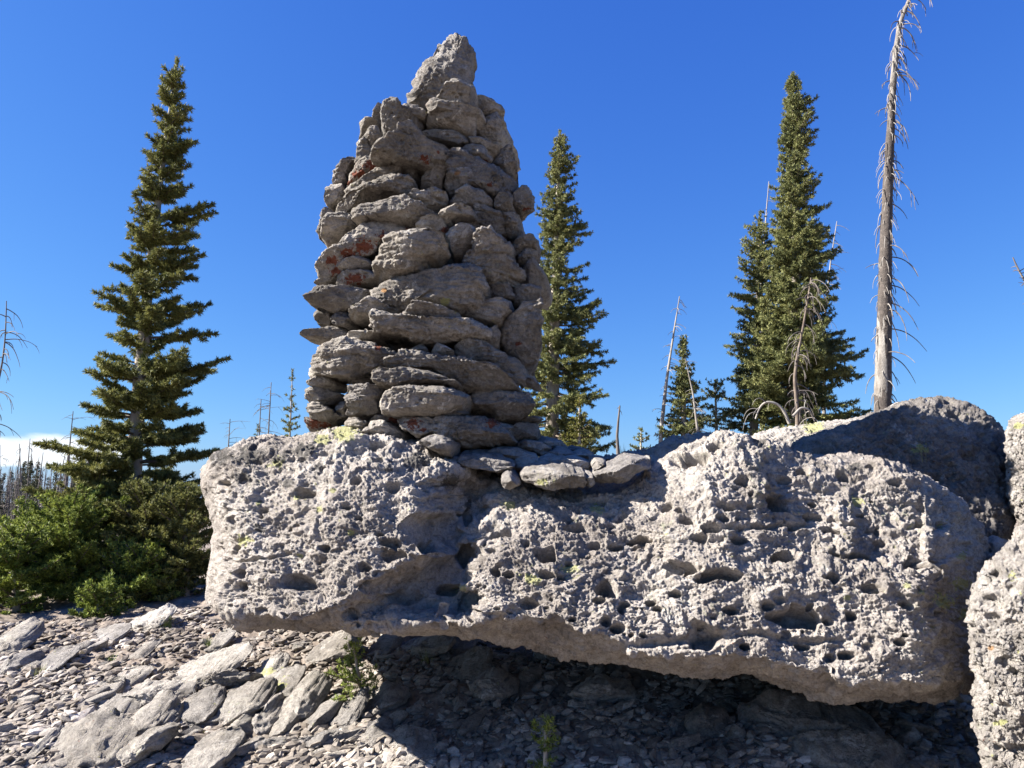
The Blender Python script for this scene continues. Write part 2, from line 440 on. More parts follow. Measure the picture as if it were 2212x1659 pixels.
def build_boulder():
    x0, x1 = 432.0, 2134.0
    nu = 1050
    e = np.linspace(0, 1, nu)
    u = x0 + (x1 - x0) * (0.94 * e + 0.06 * (0.5 - 0.5 * np.cos(np.pi * e)))
    cy = np.interp(u, crest_px[:, 0], crest_px[:, 1]); ey = np.interp(u, crease_px[:, 0], crease_px[:, 1]); by = np.interp(u, bottom_px[:, 0], bottom_px[:, 1])
    k = np.ones(9) / 9
    def sm(a): return np.convolve(np.pad(a, 4, 'edge'), k, 'valid')
    cy, ey, by = sm(cy), sm(ey), sm(by)
    q_ = np.stack([u / 60.0, 0 * u, 0 * u], -1)
    ey = ey + 13 * fbm(q_, 3, 440, gain=.6)
    by = np.maximum(by, ey + 6)
    yc = np.interp(u, [432, 700, 1000, 1200, 1500, 1800, 2134], [4.66, 4.56, 4.52, 4.42, 4.42, 4.36, 4.24])    # crest depth
    ye = np.interp(u, [432, 700, 1000, 1200, 1500, 1800, 2134], [4.14, 3.98, 3.88, 3.80, 3.72, 3.66, 3.62])  # crease depth
    yb = ye + np.interp(u, [432, 640, 1130, 1440, 1750, 2134], [0.05, 0.22, 0.42, 0.40, 0.42, 0.30])
    # the two ends turn away
    endL = 1 - smooth(u, 432, 540); endR = smooth(u, 1960, 2134)
    rl = 1 - np.sqrt(np.clip(1 - endL ** 2, 0, 1)); rr = 1 - np.sqrt(np.clip(1 - endR ** 2, 0, 1))
    push = 0.42 * rl + 0.55 * rr + 0.10 * endR
    # left outline is wavy
    segs = []
    def lerp3(pa, pb, n, a=0.0, b=1.0):
        t = np.linspace(a, b, n, endpoint=False)
        return pa[:, None] * (1 - t)[None, :, None] + pb[:, None] * t[None, :, None]
    C = np.stack([u, cy, yc + push * 0.55], -1); E = np.stack([u, ey, ye + push], -1); B = np.stack([u, by, yb + push * 0.8], -1)
    nF = 300
    # front face in frame space (px, py, depth)
    t = np.linspace(0, 1, nF, endpoint=False)
    face = C[:, None] * (1 - t)[None, :, None] + E[:, None] * t[None, :, None]
    face[..., 2] += -0.13 * (np.sin(np.pi * t ** 0.8))[None, :] * (1 - 0.5 * endR[:, None])
    px, py = face[..., 0], face[..., 1]
    # left outline: notches read off the photograph
    lx = np.interp(py, [960, 1010, 1045, 1070, 1100, 1150, 1210, 1260, 1310], [6, -2, -2, 16, 22, 30, 18, 8, 6])
    face[..., 0] = px + (lx * np.exp(-np.clip(px - 432, 0, None) / 70))
    # relief: hollow shaded flank left of the middle, stepping out again at px 1000
    wob = 14 * np.sin(py / 17.0) + 9 * np.sin(py / 7.3 + 1)
    edge = np.interp(py, [1020, 1060, 1150, 1250, 1300, 1350], [1050, 1040, 1000, 985, 1005, 1000]) + wob
    ridge = np.interp(py, [980, 1050, 1150, 1200, 1260, 1320, 1345], [1000, 900, 870, 900, 800, 690, 610]) + 0.6 * wob
    hol = smooth(px, ridge - 10, edge - 5) ** 0.8 * (1 - smooth(px, edge - 14, edge + 42)) * smooth(py, 1010, 1075)
    face[..., 2] += 0.25 * hol * (1 - .85 * smooth(py, 1300, 1340))
    face[..., 2] -= 0.13 * smooth(px, 470, ridge) * (1 - smooth(px, ridge, ridge + 120))
    # recess under the hump on the right, ledge below it
    ledge = 1212 + 7 * np.sin(px / 31.0) + 4 * np.sin(px / 11.0)
    rec = smooth(px, 1560, 1700) * (1 - smooth(px, 1985, 2000)) * smooth(py, 1040, 1120) * (1 - smooth(py, ledge - 3, ledge + 14))
    rec *= 1 - 0.8 * (smooth(px, 1795, 1815) * (1 - smooth(px, 1840, 1860)))
    face[..., 2] += 0.075 * rec
    rec2 = smooth(px, 1280, 1400) * (1 - smooth(px, 1430, 1450)) * smooth(py, 1120, 1210) * (1 - smooth(py, 1220, 1245))
    face[..., 2] += 0.06 * rec2
    # notch in front of the flat stones
    under = lerp3(E, B, 80)
    # back loop in world space
    Wf = at(face[..., 0], face[..., 1], face[..., 2]); Wu = at(under[..., 0], under[..., 1], under[..., 2])
    Wc = Wf[:, 0]; Wb = at(B[:, 0], B[:, 1], B[:, 2])
    zrest = np.minimum(Wb[:, 2] + 0.02, 3)
    K1 = Wb + np.stack([0 * u, 0.75 + 0 * u, 0.06 + 0 * u], -1)
    K2 = np.stack([Wb[:, 0] * 1.08, 6.15 - 0.5 * (rl + rr), Wb[:, 2] + 0.06], -1)
    topback = np.interp(u, [432, 700, 1060, 1300, 1500, 2134], [0.0, 0.02, 0.16, 0.18, 0.02, -0.02])
    K3 = np.stack([Wc[:, 0] * 1.06, 6.25 - 0.5 * (rl + rr), Wc[:, 2] - 0.12 + topback], -1)
    K4 = np.stack([Wc[:, 0] * 1.03, Wc[:, 1] + 0.75, Wc[:, 2] + 0.015 + topback], -1)
    back = [lerp3(Wb, K1, 40), lerp3(K1, K2, 30), lerp3(K2, K3, 26), lerp3(K3, K4, 30), lerp3(K4, Wc, 70)]
    G = np.concatenate([Wf, Wu] + back, 1)
    G[:, nF:, 0] += (.045 * np.exp(-np.clip(u - 432, 0, None) / 70))[:, None]
    # round the section corners
    for _ in range(26):
        G = 0.25 * np.roll(G, 1, 1) + 0.5 * G + 0.25 * np.roll(G, -1, 1)
    for _ in range(3):
        G[1:-1] = 0.25 * G[:-2] + 0.5 * G[1:-1] + 0.25 * G[2:]
    # close the ends with domes
    def cap(S, sgn, n=26):
        c = S.mean(0); tt = np.linspace(0, 1, n + 1)[1:]
        rows = [c + (S - c) * (1 - a) ** 0.8 + np.array([sgn * 0.015 * math.sin(a * math.pi / 2) ** .7, 0, 0]) for a in tt * 0.985]
        return np.array(rows)
    G = np.concatenate([cap(G[0], -1)[::-1], G, cap(G[-1], 1)], 0)
    Nn = grid_normals(G); cc = G.mean((0, 1))
    flip = ((G - cc) * Nn).sum() < 0
    if flip: Nn = -Nn
    nU, nV = G.shape[:2]
    P = G.reshape(-1, 3).astype(np.float32)
    px, py = to_px(P)
    smoothzone = np.clip(smooth(px, 850, 900) * (1 - smooth(px, 985, 1000)) * smooth(py, 1070, 1130), 0, 1)
    below = smooth(py - np.interp(px, crease_px[:, 0], crease_px[:, 1]), -16, 6)
    calm = np.clip(1 - 0.62 * smoothzone - 0.25 * below, 0.25, 1)
    d = 0.050 * fbm(P * 1.5, 3, 1)
    d += 0.022 * (fbm(P * 3.4, 3, 11, ridged=True) - 0.5) * (1 - .6 * smoothzone)
    crumb = 0.35 + 0.65 * smooth(perlin(P * 2.6, 50), -0.25, 0.3)
    wp = P + 0.035 * np.stack([perlin(P * 7, 301), perlin(P * 7, 302), perlin(P * 7, 303)], -1)
    d += 0.019 * fbm(wp * np.array([4.5, 4.5, 7.5], np.float32), 3, 55) * (0.45 + 0.55 * calm)
    d += calm * 0.011 * fbm(wp * np.array([7, 7, 26], np.float32), 3, 57, gain=.6)
    d += calm * crumb * 0.006 * (fbm(wp * np.array([15, 15, 18], np.float32), 4, 60, gain=0.62, ridged=True) - 0.7)
    d += calm * 0.0075 * fbm(wp * 31, 3, 70, gain=0.7)
    d += (0.25 + .75 * calm) * 0.011 * chips(wp * np.array([5.5, 5.5, 9], np.float32), 5)
    d += calm * 0.0065 * chips(wp * np.array([15, 15, 21], np.float32), 6)
    d += calm * 0.010 * (smooth(perlin(wp * np.array([3, 3, 12], np.float32), 58), -.05, .05) - .5)
    f1, f2 = worley(wp * np.array([46, 46, 54], np.float32), 3)
    d += calm * crumb * 0.0045 * np.clip(0.55 - f1, -0.2, 0.5) * 2
    d += calm * 0.0055 * fbm(P * 80, 2, 80, gain=0.7)
    # small vesicles
    f1, _ = worley(P * np.array([7.5, 7.5, 13], np.float32), 9)
    d -= 0.032 * (1 - smooth(f1, 0.15, 0.27)) * smooth(perlin(P * 2.2, 91), 0.0, 0.3)
    # a few bedding partings
    bz = P[:, 2] + 0.10 * P[:, 0] * -0.35 + 0.05 * perlin(P * 2.0, 95) + 0.02 * perlin(P * 9, 96)
    for z0, wd, dp, lo, hi in [(1.02, .012, .035, 700, 1050), (1.16, .010, .03, 1100, 1700), (1.36, .012, .04, 1500, 2100), (1.30, .009, .03, 440, 760), (.86, .012, .03, 1300, 2000)]:
        d -= dp * np.exp(-((bz - z0) / wd) ** 2) * smooth(px, lo, lo + 80) * (1 - smooth(px, hi - 80, hi)) * smooth(perlin(P * 3, 97), -.15, .15)
    # pits read off the photograph: px, py, rx, ry (frame), depth m
    pits = [(1175, 1190, 24, 17, .12), (650, 1066, 23, 15, .09), (968, 1270, 30, 13, .10), (640, 1256, 38, 17, .08), (1310, 1268, 24, 24, .11), (1468, 1228, 48, 13, .10), (1562, 1243, 46, 13, .12), (1722, 1333, 66, 21, .13), (1520, 1377, 34, 32, .10), (1490, 988, 46, 17, .14), (1545, 968, 18, 10, .06), (1680, 1090, 26, 22, .11), (1388, 1163, 16, 10, .07), (1690, 1207, 30, 10, .10), (925, 1180, 26, 16, .07), (845, 1170, 34, 12, .07), (850, 1196, 26, 12, .06), (880, 1288, 46, 17, .06), (1008, 1205, 16, 30, .10), (1010, 1120, 14, 24, .06), (1140, 1300, 24, 12, .06), (1135, 1172, 12, 9, .06), (1890, 1140, 20, 7, .05), (1905, 1166, 20, 6, .05), (1850, 1200, 50, 7, .06), (1990, 1215, 60, 8, .08), (1390, 1175, 12, 8, .05), (1290, 1075, 25, 9, .06), (1185, 1075, 10, 6, .05), (770, 1040, 16, 9, .05), (850, 1055, 16, 8, .05), (560, 1100, 14, 10, .05), (520, 1240, 12, 10, .06), (500, 1185, 10, 9, .05), (700, 1185, 14, 9, .06), (820, 1240, 16, 10, .05), (1080, 1150, 22, 9, .07), (1060, 1190, 14, 8, .06), (1180, 1240, 20, 8, .05), (1240, 1135, 30, 9, .06), (1100, 1240, 14, 8, .06), (1350, 1305, 16, 8, .06), (1420, 1315, 14, 8, .06), (1460, 1285, 14, 7, .06), (1660, 1310, 16, 9, .06), (1610, 1395, 10, 7, .06), (1800, 1250, 16, 10, .07), (1880, 1275, 20, 12, .06), (1840, 1330, 14, 10, .06), (1960, 1310, 18, 10, .06), (1830, 1415, 16, 8, .06), (1940, 1390, 14, 8, .05), (2030, 1330, 14, 9, .05), (1740, 1395, 18, 9, .06), (1580, 1320, 20, 8, .06), (1510, 1160, 22, 9, .07), (1560, 1120, 18, 9, .06), (1600, 1165, 26, 9, .07), (1760, 1120, 20, 7, .06), (1820, 1020, 14, 9, .05), (1930, 1045, 18, 8, .06), (1700, 1030, 18, 9, .05), (1600, 1045, 18, 9, .06), (1440, 1090, 18, 9, .05), (1480, 1120, 16, 8, .06), (1345, 1110, 12, 8, .05), (820, 1352, 30, 8, .04), (760, 1330, 20, 9, .04), (700, 1340, 16, 7, .04), (960, 1350, 22, 8, .04), (1080, 1330, 24, 8, .05), (1180, 1355, 26, 7, .04)]
    rg = np.random.default_rng(21)
    for _ in range(150):
        a = rg.uniform(460, 2110); c0 = np.interp(a, crest_px[:, 0], crest_px[:, 1]); c1 = np.interp(a, bottom_px[:, 0], bottom_px[:, 1])
        b = rg.uniform(c0 + 8, c1 - 4); r = 3.2 + 9 * rg.random() ** 2.4
        pits.append((a, b, r * rg.uniform(1.1, 2.1), r * rg.uniform(.7, 1.0), 0.014 + r * 0.0052))
    d -= np.median(d) + .004
    capw = np.ones(nU); capw[:26] = .35; capw[26:60] = np.linspace(.35, 1, 34); capw[-26:] = .35
    d *= np.repeat(capw, nV)
    G2 = P.reshape(nU, nV, 3); PX = px.reshape(nU, nV); PY = py.reshape(nU, nV); D = d.reshape(nU, nV)
    vis0, vis1 = 0, nF + 80
    colx = np.nanmedian(PX[:, :nF], 1)
    warp = 0.35 * fbm(P * 14, 2, 120).reshape(nU, nV)
    for (a, b, rx, ry, dep) in pits:
        i0 = np.searchsorted(colx, a - 2.2 * rx - 60); i1 = np.searchsorted(colx, a + 2.2 * rx + 60)
        i0 = max(i0, 0); i1 = min(i1, nU)
        if i1 <= i0: continue
        sx = PX[i0:i1, vis0:vis1]; sy = PY[i0:i1, vis0:vis1]
        q = np.sqrt(((sx - a) / rx) ** 2 + ((sy - b) / ry) ** 2)
        k_ = np.unravel_index(np.argmin(q), q.shape)
        ctr = G2[i0 + k_[0], vis0 + k_[1]]
        m_px = ctr[1] / FPX                    # metres per frame pixel there: the pit gets a real size
        dd = G2[i0:i1, vis0:vis1] - ctr
        q = np.sqrt((dd[..., 0] / (rx * m_px)) ** 2 + (dd[..., 2] / (ry * m_px)) ** 2 + (dd[..., 1] / (1.6 * max(rx, ry) * m_px + .03)) ** 2)
        q = q * (1 + warp[i0:i1, vis0:vis1])
        D[i0:i1, vis0:vis1] -= 1.35 * dep * (1 - smooth(q, 0.66, 1.02)) * (1 - 0.25 * q.clip(0, 1))
    V = P + Nn.reshape(-1, 3) * D.reshape(-1, 1)
    F = grid_faces(nU, nV)
    if not flip: F = F[:, ::-1]
    spots = [(745, 935, 40, 'green'), (700, 950, 22, 'green'), (560, 1085, 10, 'green'), (640, 1075, 14, 'green'), (720, 1060, 10, 'green'), (600, 1000, 20, 'green'), (690, 1100, 12, 'green'), (760, 1150, 12, 'green'), (530, 1170, 20, 'green'), (650, 1200, 10, 'green'), (1150, 1250, 26, 'green'), (1230, 1230, 24, 'green'), (1100, 1090, 20, 'green'), (2040, 1300, 30, 'green'), (2075, 1260, 26, 'green'), (2090, 1330, 22, 'green'), (1990, 1280, 12, 'green'), (1960, 1265, 14, 'green'), (2030, 1135, 14, 'green'), (1850, 1085, 22, 'green'), (2080, 1200, 16, 'green'), (1290, 1100, 18, 'green'), (1000, 1270, 16, 'green'), (1830, 1290, 12, 'green')]
    spots += [(480, 985, 45, 'grey'), (540, 985, 50, 'grey'), (600, 985, 45, 'grey'), (655, 975, 40, 'grey'), (620, 1040, 26, 'grey'), (520, 1035, 30, 'grey'), (690, 1010, 24, 'grey'), (560, 1140, 22, 'grey'), (900, 1000, 40, 'grey'), (970, 1040, 34, 'grey'), (1010, 1090, 24, 'grey'), (840, 1010, 22, 'grey'), (1640, 955, 24, 'grey'), (1850, 1010, 24, 'grey')]
    sp = [(a, b, r, k) for a, b, r, k in spots]
    at_ = attr_spots(V, sp)
    return V, F, at_
V, F, A_ = build_boulder()
o0 = np.array([0.2, 4.9, 0.55])
o = link('boulder', mesh_np('boulder', V - o0, F, A_), M_BOULDER, origin=o0)
tag(o, 'huge long pitted boulder overhanging the scree, carrying the stone cairn', 'boulder')

def place_rock(name, label, cat, group, V, F, mat, spots=(), seat=None):
    o0 = np.array([V[:, 0].mean(), V[:, 1].mean(), V[:, 2].min()])
    A_ = attr_spots(V, spots)
    o = link(name, mesh_np(name, V - o0, F, A_), mat, origin=o0)
    return tag(o, label, cat, group)

def rough_big(V, F, seed, scale=1.0):
    return V

def big_rock(label, pts, Y, tf, tb, mat, seed, tilt=0, e1=.75, e2=.5, spots=(), pits=90, res=0.008, amp=0.55, skew=0.0, yaw=0.0):
    skew = skew + .95 * (np.mean([p[0] for p in pts[:]]) - 1106) / FPX
    V, F, c, size = outline_rock(pts, Y, tf, tb, res=res, e1=e1, e2=e2, tilt=tilt, seed=seed, amp=amp, skew=skew, strata=.3, chops=6, nmax=700, yaw=yaw)
    P = V.astype(np.float32)
    # extra crumbly relief
    cen = V.mean(0)
    Nn = np.zeros_like(V)
    for f in F:
        e_1 = V[f[:, 1]] - V[f[:, 0]]; e_2 = V[f[:, 2]] - V[f[:, 0]]; nn = np.cross(e_1, e_2)
        for k in range(f.shape[1]): np.add.at(Nn, f[:, k], nn)
    Nn /= np.linalg.norm(Nn, axis=1)[:, None] + 1e-12
    d = 0.016 * (fbm(P * 10, 4, seed + 3, gain=.62, ridged=True) - .6) + 0.010 * fbm(P * 24, 4, seed + 5, gain=.7)
    d += 0.012 * chips(P * np.array([6, 6, 9], np.float32), seed) + 0.006 * chips(P * np.array([16, 16, 22], np.float32), seed + 1)
    f1, _ = worley(P * np.array([9, 9, 14], np.float32), seed)
    d -= 0.04 * (1 - smooth(f1, 0.14, 0.34)) * smooth(perlin(P * 2.2, seed + 7), -0.15, 0.2)
    f1, _ = worley(P * np.array([3.6, 3.6, 6], np.float32), seed + 2)
    d -= 0.05 * (1 - smooth(f1, 0.12, 0.30))
    V = V + Nn * d[:, None]
    return place_rock('boulder', label, 'boulder', None, V, F, mat, spots)

big_rock('dark rounded boulder behind the right end of the long boulder, beside the bare snag',
         [(1700, 975), (1760, 945), (1840, 925), (1895, 900), (1955, 880), (2000, 869), (2060, 871), (2110, 889), (2150, 920), (2174, 962), (2182, 1040), (2172, 1110), (2160, 1180), (2140, 1300), (2000, 1330), (1800, 1250), (1700, 1100)],
         5.45, 0.75, 0.9, M_DARKB, 31, tilt=0.18, e2=.5, amp=.3, spots=((1985, 970, 20, 'green'),))
big_rock('low pale rock shelf behind the hump of the long boulder, below the big spruce',
         [(1600, 960), (1650, 939), (1740, 926), (1830, 914), (1880, 903), (1925, 900), (1930, 960), (1880, 1050), (1640, 1060)],
         6.9, 0.55, 0.7, M_PALE, 37, tilt=0.16, spots=((1760, 925, 30, 'green'),))
big_rock('bright sunlit pitted boulder cut off by the lower right corner',
         [(2098, 1330), (2094, 1390), (2110, 1470), (2110, 1560), (2124, 1650), (2150, 1790), (2500, 1850), (2640, 1500), (2560, 1160), (2320, 1120), (2215, 1150), (2166, 1210), (2122, 1252), (2106, 1290)],
         3.3, 0.35, 0.6, M_PALE, 41, e2=.42, spots=((2190, 1240, 16, 'green'), (2140, 1400, 10, 'ochre'), (2160, 1560, 12, 'green')), res=0.006, yaw=.4)
big_rock('sunlit rock at the right edge above the dark gap between boulders',
         [(2176, 940), (2190, 908), (2214, 895), (2330, 880), (2420, 1000), (2400, 1150), (2230, 1148), (2200, 1122), (2182, 1070), (2178, 1000)],
         4.75, 0.3, 0.6, M_PALE, 43, e2=.45, spots=((2200, 920, 14, 'green'),), res=0.007, yaw=.5)
big_rock('small shadowed rock wedged in the gap beside the long boulder',
         [(2136, 1190), (2150, 1170), (2170, 1180), (2176, 1230), (2170, 1300), (2140, 1330), (2126, 1260)],
         4.5, 0.1, 0.4, M_BOULDER, 47, pits=0)
# ------------------------------------------------------------------ the cairn, stone by stone
CAIRN = 'stones stacked in the tall cairn'
def cairn_front(px, py):
    """how deep the cairn's face stands at frame position (round plan)"""
    hw = np.interp(py, [90, 200, 300, 420, 600, 980], [110, 170, 210, 255, 275, 275])
    xc = np.interp(py, [90, 300, 600, 980], [950, 935, 925, 915])
    q = np.clip(np.abs(px - xc) / hw, 0, 0.97)
    back = np.interp(py, [90, 300, 980], [0.22, 0.14, 0.0])
    return 4.52 + back + 0.52 * (1 - np.sqrt(1 - q ** 2))

def cairn_stone(zoom, label, pts, f=0.13, dy=0.0, sp=(), seed=[100], tilt=None, e2=None, b=None, amp=1.0, grow=.985, oh=None):
    seed[0] += 1; s = seed[0]
    P = zc(zoom, pts); a = np.array(P); cx, cy = a.mean(0); w = np.ptp(a[:, 0]); h = np.ptp(a[:, 1])
    rr = np.random.default_rng(s)
    dy += rr.uniform(-.06, .05)
    Y = float(cairn_front(cx, cy)) + dy + 0.10
    bk = 0.3 if abs(cx - 925) < 150 else 0.0
    def bend(x, c0):
        px = 1106 + x / (Y / 1.0) * FPX
        return (cairn_front(px, cy) - cairn_front(cx, cy)) * bk
    tb = b if b is not None else float(np.clip(0.25 + 0.9 * w / 400, 0.3, 0.75)) * (0.75 if abs(cx - 925) > 170 else 1.0)
    V, F, c, size = outline_rock(P, Y, f * .8, tb, res=0.0062, e1=rr.uniform(.36, .62), e2=e2 or rr.uniform(.13, .26), tilt=rr.uniform(-.22, .12) if tilt is None else tilt, seed=s, bend=bend, amp=amp, skew=rr.uniform(-.25, .25), grow=grow, chops=6, strata=1.15, overhang=rr.uniform(.3, .72) if oh is None else oh, soft=False)
    spots = [(*zc(zoom, [(q[0], q[1])])[0], q[2] * 0.8848 / zoom[2], q[3]) for q in sp]
    flat = w > 2.6 * h
    nm = 'flat_stone' if flat else 'stone'
    return place_rock(nm, label, 'stone', CAIRN, V, F, M_STONE, spots)

S = cairn_stone
S(Z1, 'pointed spire stone standing at the very top of the cairn', [(865, 590), (880, 540), (930, 460), (950, 410), (1000, 330), (1060, 290), (1100, 230), (1130, 175), (1190, 150), (1240, 110), (1275, 98), (1330, 130), (1390, 180), (1408, 230), (1390, 300), (1385, 360), (1400, 430), (1425, 460), (1400, 540), (1370, 600), (1200, 610), (1050, 640), (980, 600)], f=.16, b=.3, e2=.5, oh=.05)
S(Z1, 'tilted grey stone leaning against the foot of the top spire', [(1085, 575), (1190, 490), (1260, 450), (1340, 460), (1420, 470), (1400, 540), (1375, 605), (1300, 612), (1190, 600)], f=.1, dy=-.12, b=.25)
S(Z1, 'flat stone with a straight ridge right under the leaning stone below the spire', [(1055, 640), (1070, 610), (1120, 570), (1180, 590), (1300, 610), (1400, 625), (1470, 640), (1475, 690), (1440, 715), (1380, 690), (1250, 668), (1130, 658), (1080, 680)], dy=-.08)
S(Z1, 'pale topped block on the second course right of the ochre stained stone', [(1035, 745), (1080, 690), (1150, 665), (1250, 670), (1380, 690), (1430, 720), (1425, 780), (1410, 825), (1340, 815), (1250, 795), (1170, 785), (1100, 780)], f=.16, dy=-.05)
S(Z1, 'dark rounded stone forming the upper right shoulder of the cairn', [(1380, 590), (1430, 570), (1480, 590), (1540, 570), (1600, 590), (1630, 640), (1635, 705), (1560, 708), (1480, 705), (1440, 660)], b=.35)
S(Z1, 'lumpy brown stone bulging out right below the dark shoulder stone', [(1440, 750), (1500, 705), (1600, 700), (1640, 740), (1670, 830), (1670, 870), (1640, 910), (1590, 920), (1500, 890), (1440, 840)], f=.15, b=.4)
S(Z1, 'small jagged stone at the left foot of the spire', [(830, 612), (870, 600), (930, 615), (985, 600), (1030, 650), (1065, 690), (1040, 722), (980, 705), (900, 685), (850, 665)], dy=-.06)
S(Z1, 'dark upright block with an ochre stain near the top of the cairn', [(700, 720), (730, 650), (790, 625), (840, 640), (870, 690), (960, 720), (1030, 770), (1020, 820), (940, 850), (880, 870), (820, 890), (770, 908), (735, 880), (715, 810)], f=.17, dy=-.04, sp=((810, 840, 85, 'ochre'),))
S(Z1, 'square stone behind the left side of the ochre stained block', [(622, 755), (640, 680), (665, 650), (740, 630), (740, 680), (720, 740), (680, 775)], dy=.1)
S(Z1, 'small dark stone on the upper left edge of the cairn', [(530, 850), (545, 790), (545, 750), (600, 745), (695, 765), (690, 805), (620, 835), (560, 862)])
S(Z1, 'sunlit rounded stone just left of the ochre stained block', [(550, 885), (600, 850), (660, 800), (710, 810), (740, 870), (735, 915), (680, 938), (620, 935), (570, 915)])
S(Z1, 'upright stone on the upper left edge above the red lichen slab', [(500, 1045), (520, 960), (530, 885), (560, 870), (620, 930), (650, 960), (630, 1030), (560, 1055)])
S(Z1, 'big wedge shaped slab with a raised notch across the upper cairn', [(618, 1010), (640, 970), (700, 940), (780, 900), (840, 890), (900, 870), (930, 820), (955, 808), (990, 840), (1080, 890), (1170, 910), (1260, 940), (1300, 980), (1240, 1025), (1150, 1055), (1090, 1075), (1000, 1065), (930, 1050), (850, 1045), (720, 1035)], f=.22, dy=-.06, sp=((1040, 1010, 55, 'orange'), (1135, 960, 18, 'orange')))
S(Z1, 'thin flat slab lying on top of the big notched wedge slab', [(1000, 825), (1060, 810), (1200, 825), (1350, 830), (1372, 850), (1368, 905), (1300, 915), (1180, 895), (1080, 875)], dy=.02)
S(Z1, 'stone with rusty patches at the right tip of the notched wedge slab', [(1255, 965), (1340, 925), (1440, 918), (1500, 970), (1535, 1030), (1500, 1065), (1420, 1040), (1330, 1018)], sp=((1310, 985, 45, 'orange'), (1485, 1030, 40, 'orange')), dy=-.02)
S(Z1, 'dark recessed stone under the lumpy brown stone on the right', [(1360, 860), (1440, 880), (1500, 890), (1595, 920), (1610, 960), (1530, 1005), (1450, 930), (1385, 915)], dy=.05)
S(Z1, 'slab blotched with red lichen on the upper left of the cairn', [(425, 1215), (450, 1140), (530, 1060), (600, 1032), (720, 1028), (890, 1050), (897, 1115), (820, 1095), (700, 1135), (600, 1155), (520, 1185), (470, 1220)], sp=((660, 1065, 90, 'orange'), (540, 1120, 60, 'orange'), (470, 1190, 35, 'orange'), (760, 1070, 40, 'orange')), dy=-.02)
S(Z1, 'thin tilted slab directly below the red blotched slab', [(408, 1295), (430, 1230), (520, 1188), (640, 1148), (760, 1098), (830, 1078), (892, 1110), (872, 1155), (760, 1175), (640, 1215), (560, 1265), (480, 1295)], dy=-.06, sp=((875, 1125, 25, 'orange'),))
S(Z1, 'long thick tilted slab, second below the red blotched slab', [(308, 1432), (320, 1388), (400, 1338), (500, 1288), (600, 1248), (650, 1208), (760, 1168), (840, 1148), (930, 1178), (980, 1218), (997, 1282), (950, 1305), (880, 1315), (780, 1305), (640, 1315), (520, 1355), (430, 1395), (370, 1445)], f=.2, dy=-.09)
S(Z1, 'narrow edge stone left of the red blotched slab', [(335, 1195), (350, 1130), (420, 1080), (500, 1020), (550, 1040), (470, 1120), (440, 1200), (380, 1225)])
S(Z1, 'upright stone on the left outline beside the long tilted slab', [(288, 1315), (310, 1240), (350, 1195), (430, 1195), (440, 1240), (410, 1310), (335, 1375), (298, 1355)], b=.4)
S(Z1, 'small shadowed stone at the right end of the two tilted slabs', [(885, 1110), (920, 1078), (970, 1108), (1015, 1170), (1005, 1205), (950, 1200), (895, 1160)], dy=.05)
S(Z1, 'pale wedge stone standing on end in the dark upper gap', [(988, 1232), (1030, 1160), (1090, 1110), (1150, 1060), (1212, 1048), (1218, 1100), (1182, 1170), (1162, 1235), (1100, 1255), (1030, 1255)], dy=.03)
S(Z1, 'large angular block filling the upper right of the cairn', [(1180, 1225), (1212, 1110), (1228, 1010), (1263, 983), (1330, 1008), (1450, 1048), (1560, 1058), (1620, 1088), (1700, 1138), (1748, 1200), (1745, 1245), (1600, 1305), (1480, 1265), (1400, 1235), (1320, 1285), (1220, 1285)], f=.2, sp=((1280, 1110, 40, 'ochre'), (1520, 1200, 25, 'orange')))
S(Z1, 'narrow brown stone on the right outline above the jutting knob', [(1525, 1005), (1620, 950), (1672, 958), (1692, 1030), (1712, 1110), (1752, 1190), (1680, 1155), (1600, 1095), (1535, 1062)], b=.4)
S(Z1, 'rusty knob of rock jutting out from the right side of the cairn', [(1680, 1290), (1750, 1230), (1800, 1223), (1862, 1290), (1867, 1330), (1842, 1380), (1852, 1400), (1800, 1428), (1740, 1440), (1680, 1415), (1660, 1350)], sp=((1800, 1385, 35, 'orange'),), b=.3, amp=1.4)
S(Z1, 'smooth blue grey stone in the middle just below the pale wedge', [(985, 1295), (1040, 1258), (1120, 1248), (1195, 1268), (1215, 1312), (1192, 1345), (1100, 1338)], dy=.0)
S(Z1, 'rounded stone under the right half of the large angular block', [(1212, 1345), (1260, 1300), (1330, 1258), (1400, 1238), (1450, 1243), (1520, 1290), (1572, 1340), (1552, 1395), (1450, 1405), (1350, 1378), (1240, 1378)], dy=-.02)
S(Z1, 'rough brown stone just below and left of the jutting knob', [(1555, 1335), (1600, 1295), (1700, 1295), (1710, 1400), (1745, 1440), (1650, 1450), (1575, 1425)], b=.4)
S(Z1, 'long lens shaped slab across the middle left, below the long thick tilted slab', [(472, 1442), (500, 1408), (600, 1368), (680, 1328), (800, 1322), (920, 1338), (1010, 1388), (1080, 1408), (1152, 1428), (1142, 1465), (1050, 1495), (900, 1486), (780, 1475), (600, 1470), (490, 1465)], f=.19, dy=-.07)
S(Z1, 'flat grey stone resting on the right end of the lens shaped slab', [(868, 1335), (940, 1298), (1020, 1308), (1120, 1328), (1202, 1368), (1185, 1412), (1090, 1410), (1000, 1375)], dy=-.03)
S(Z1, 'pale sausage shaped stone right of the lens shaped slab tip', [(1143, 1442), (1180, 1398), (1280, 1376), (1380, 1368), (1422, 1408), (1405, 1442), (1300, 1455), (1220, 1485), (1168, 1495)], dy=-.08)
S(Z1, 'sunlit edge stone on the left outline above the red lichen band', [(218, 1545), (238, 1480), (290, 1418), (330, 1395), (390, 1440), (340, 1465), (280, 1510), (268, 1580), (235, 1605)], b=.4)
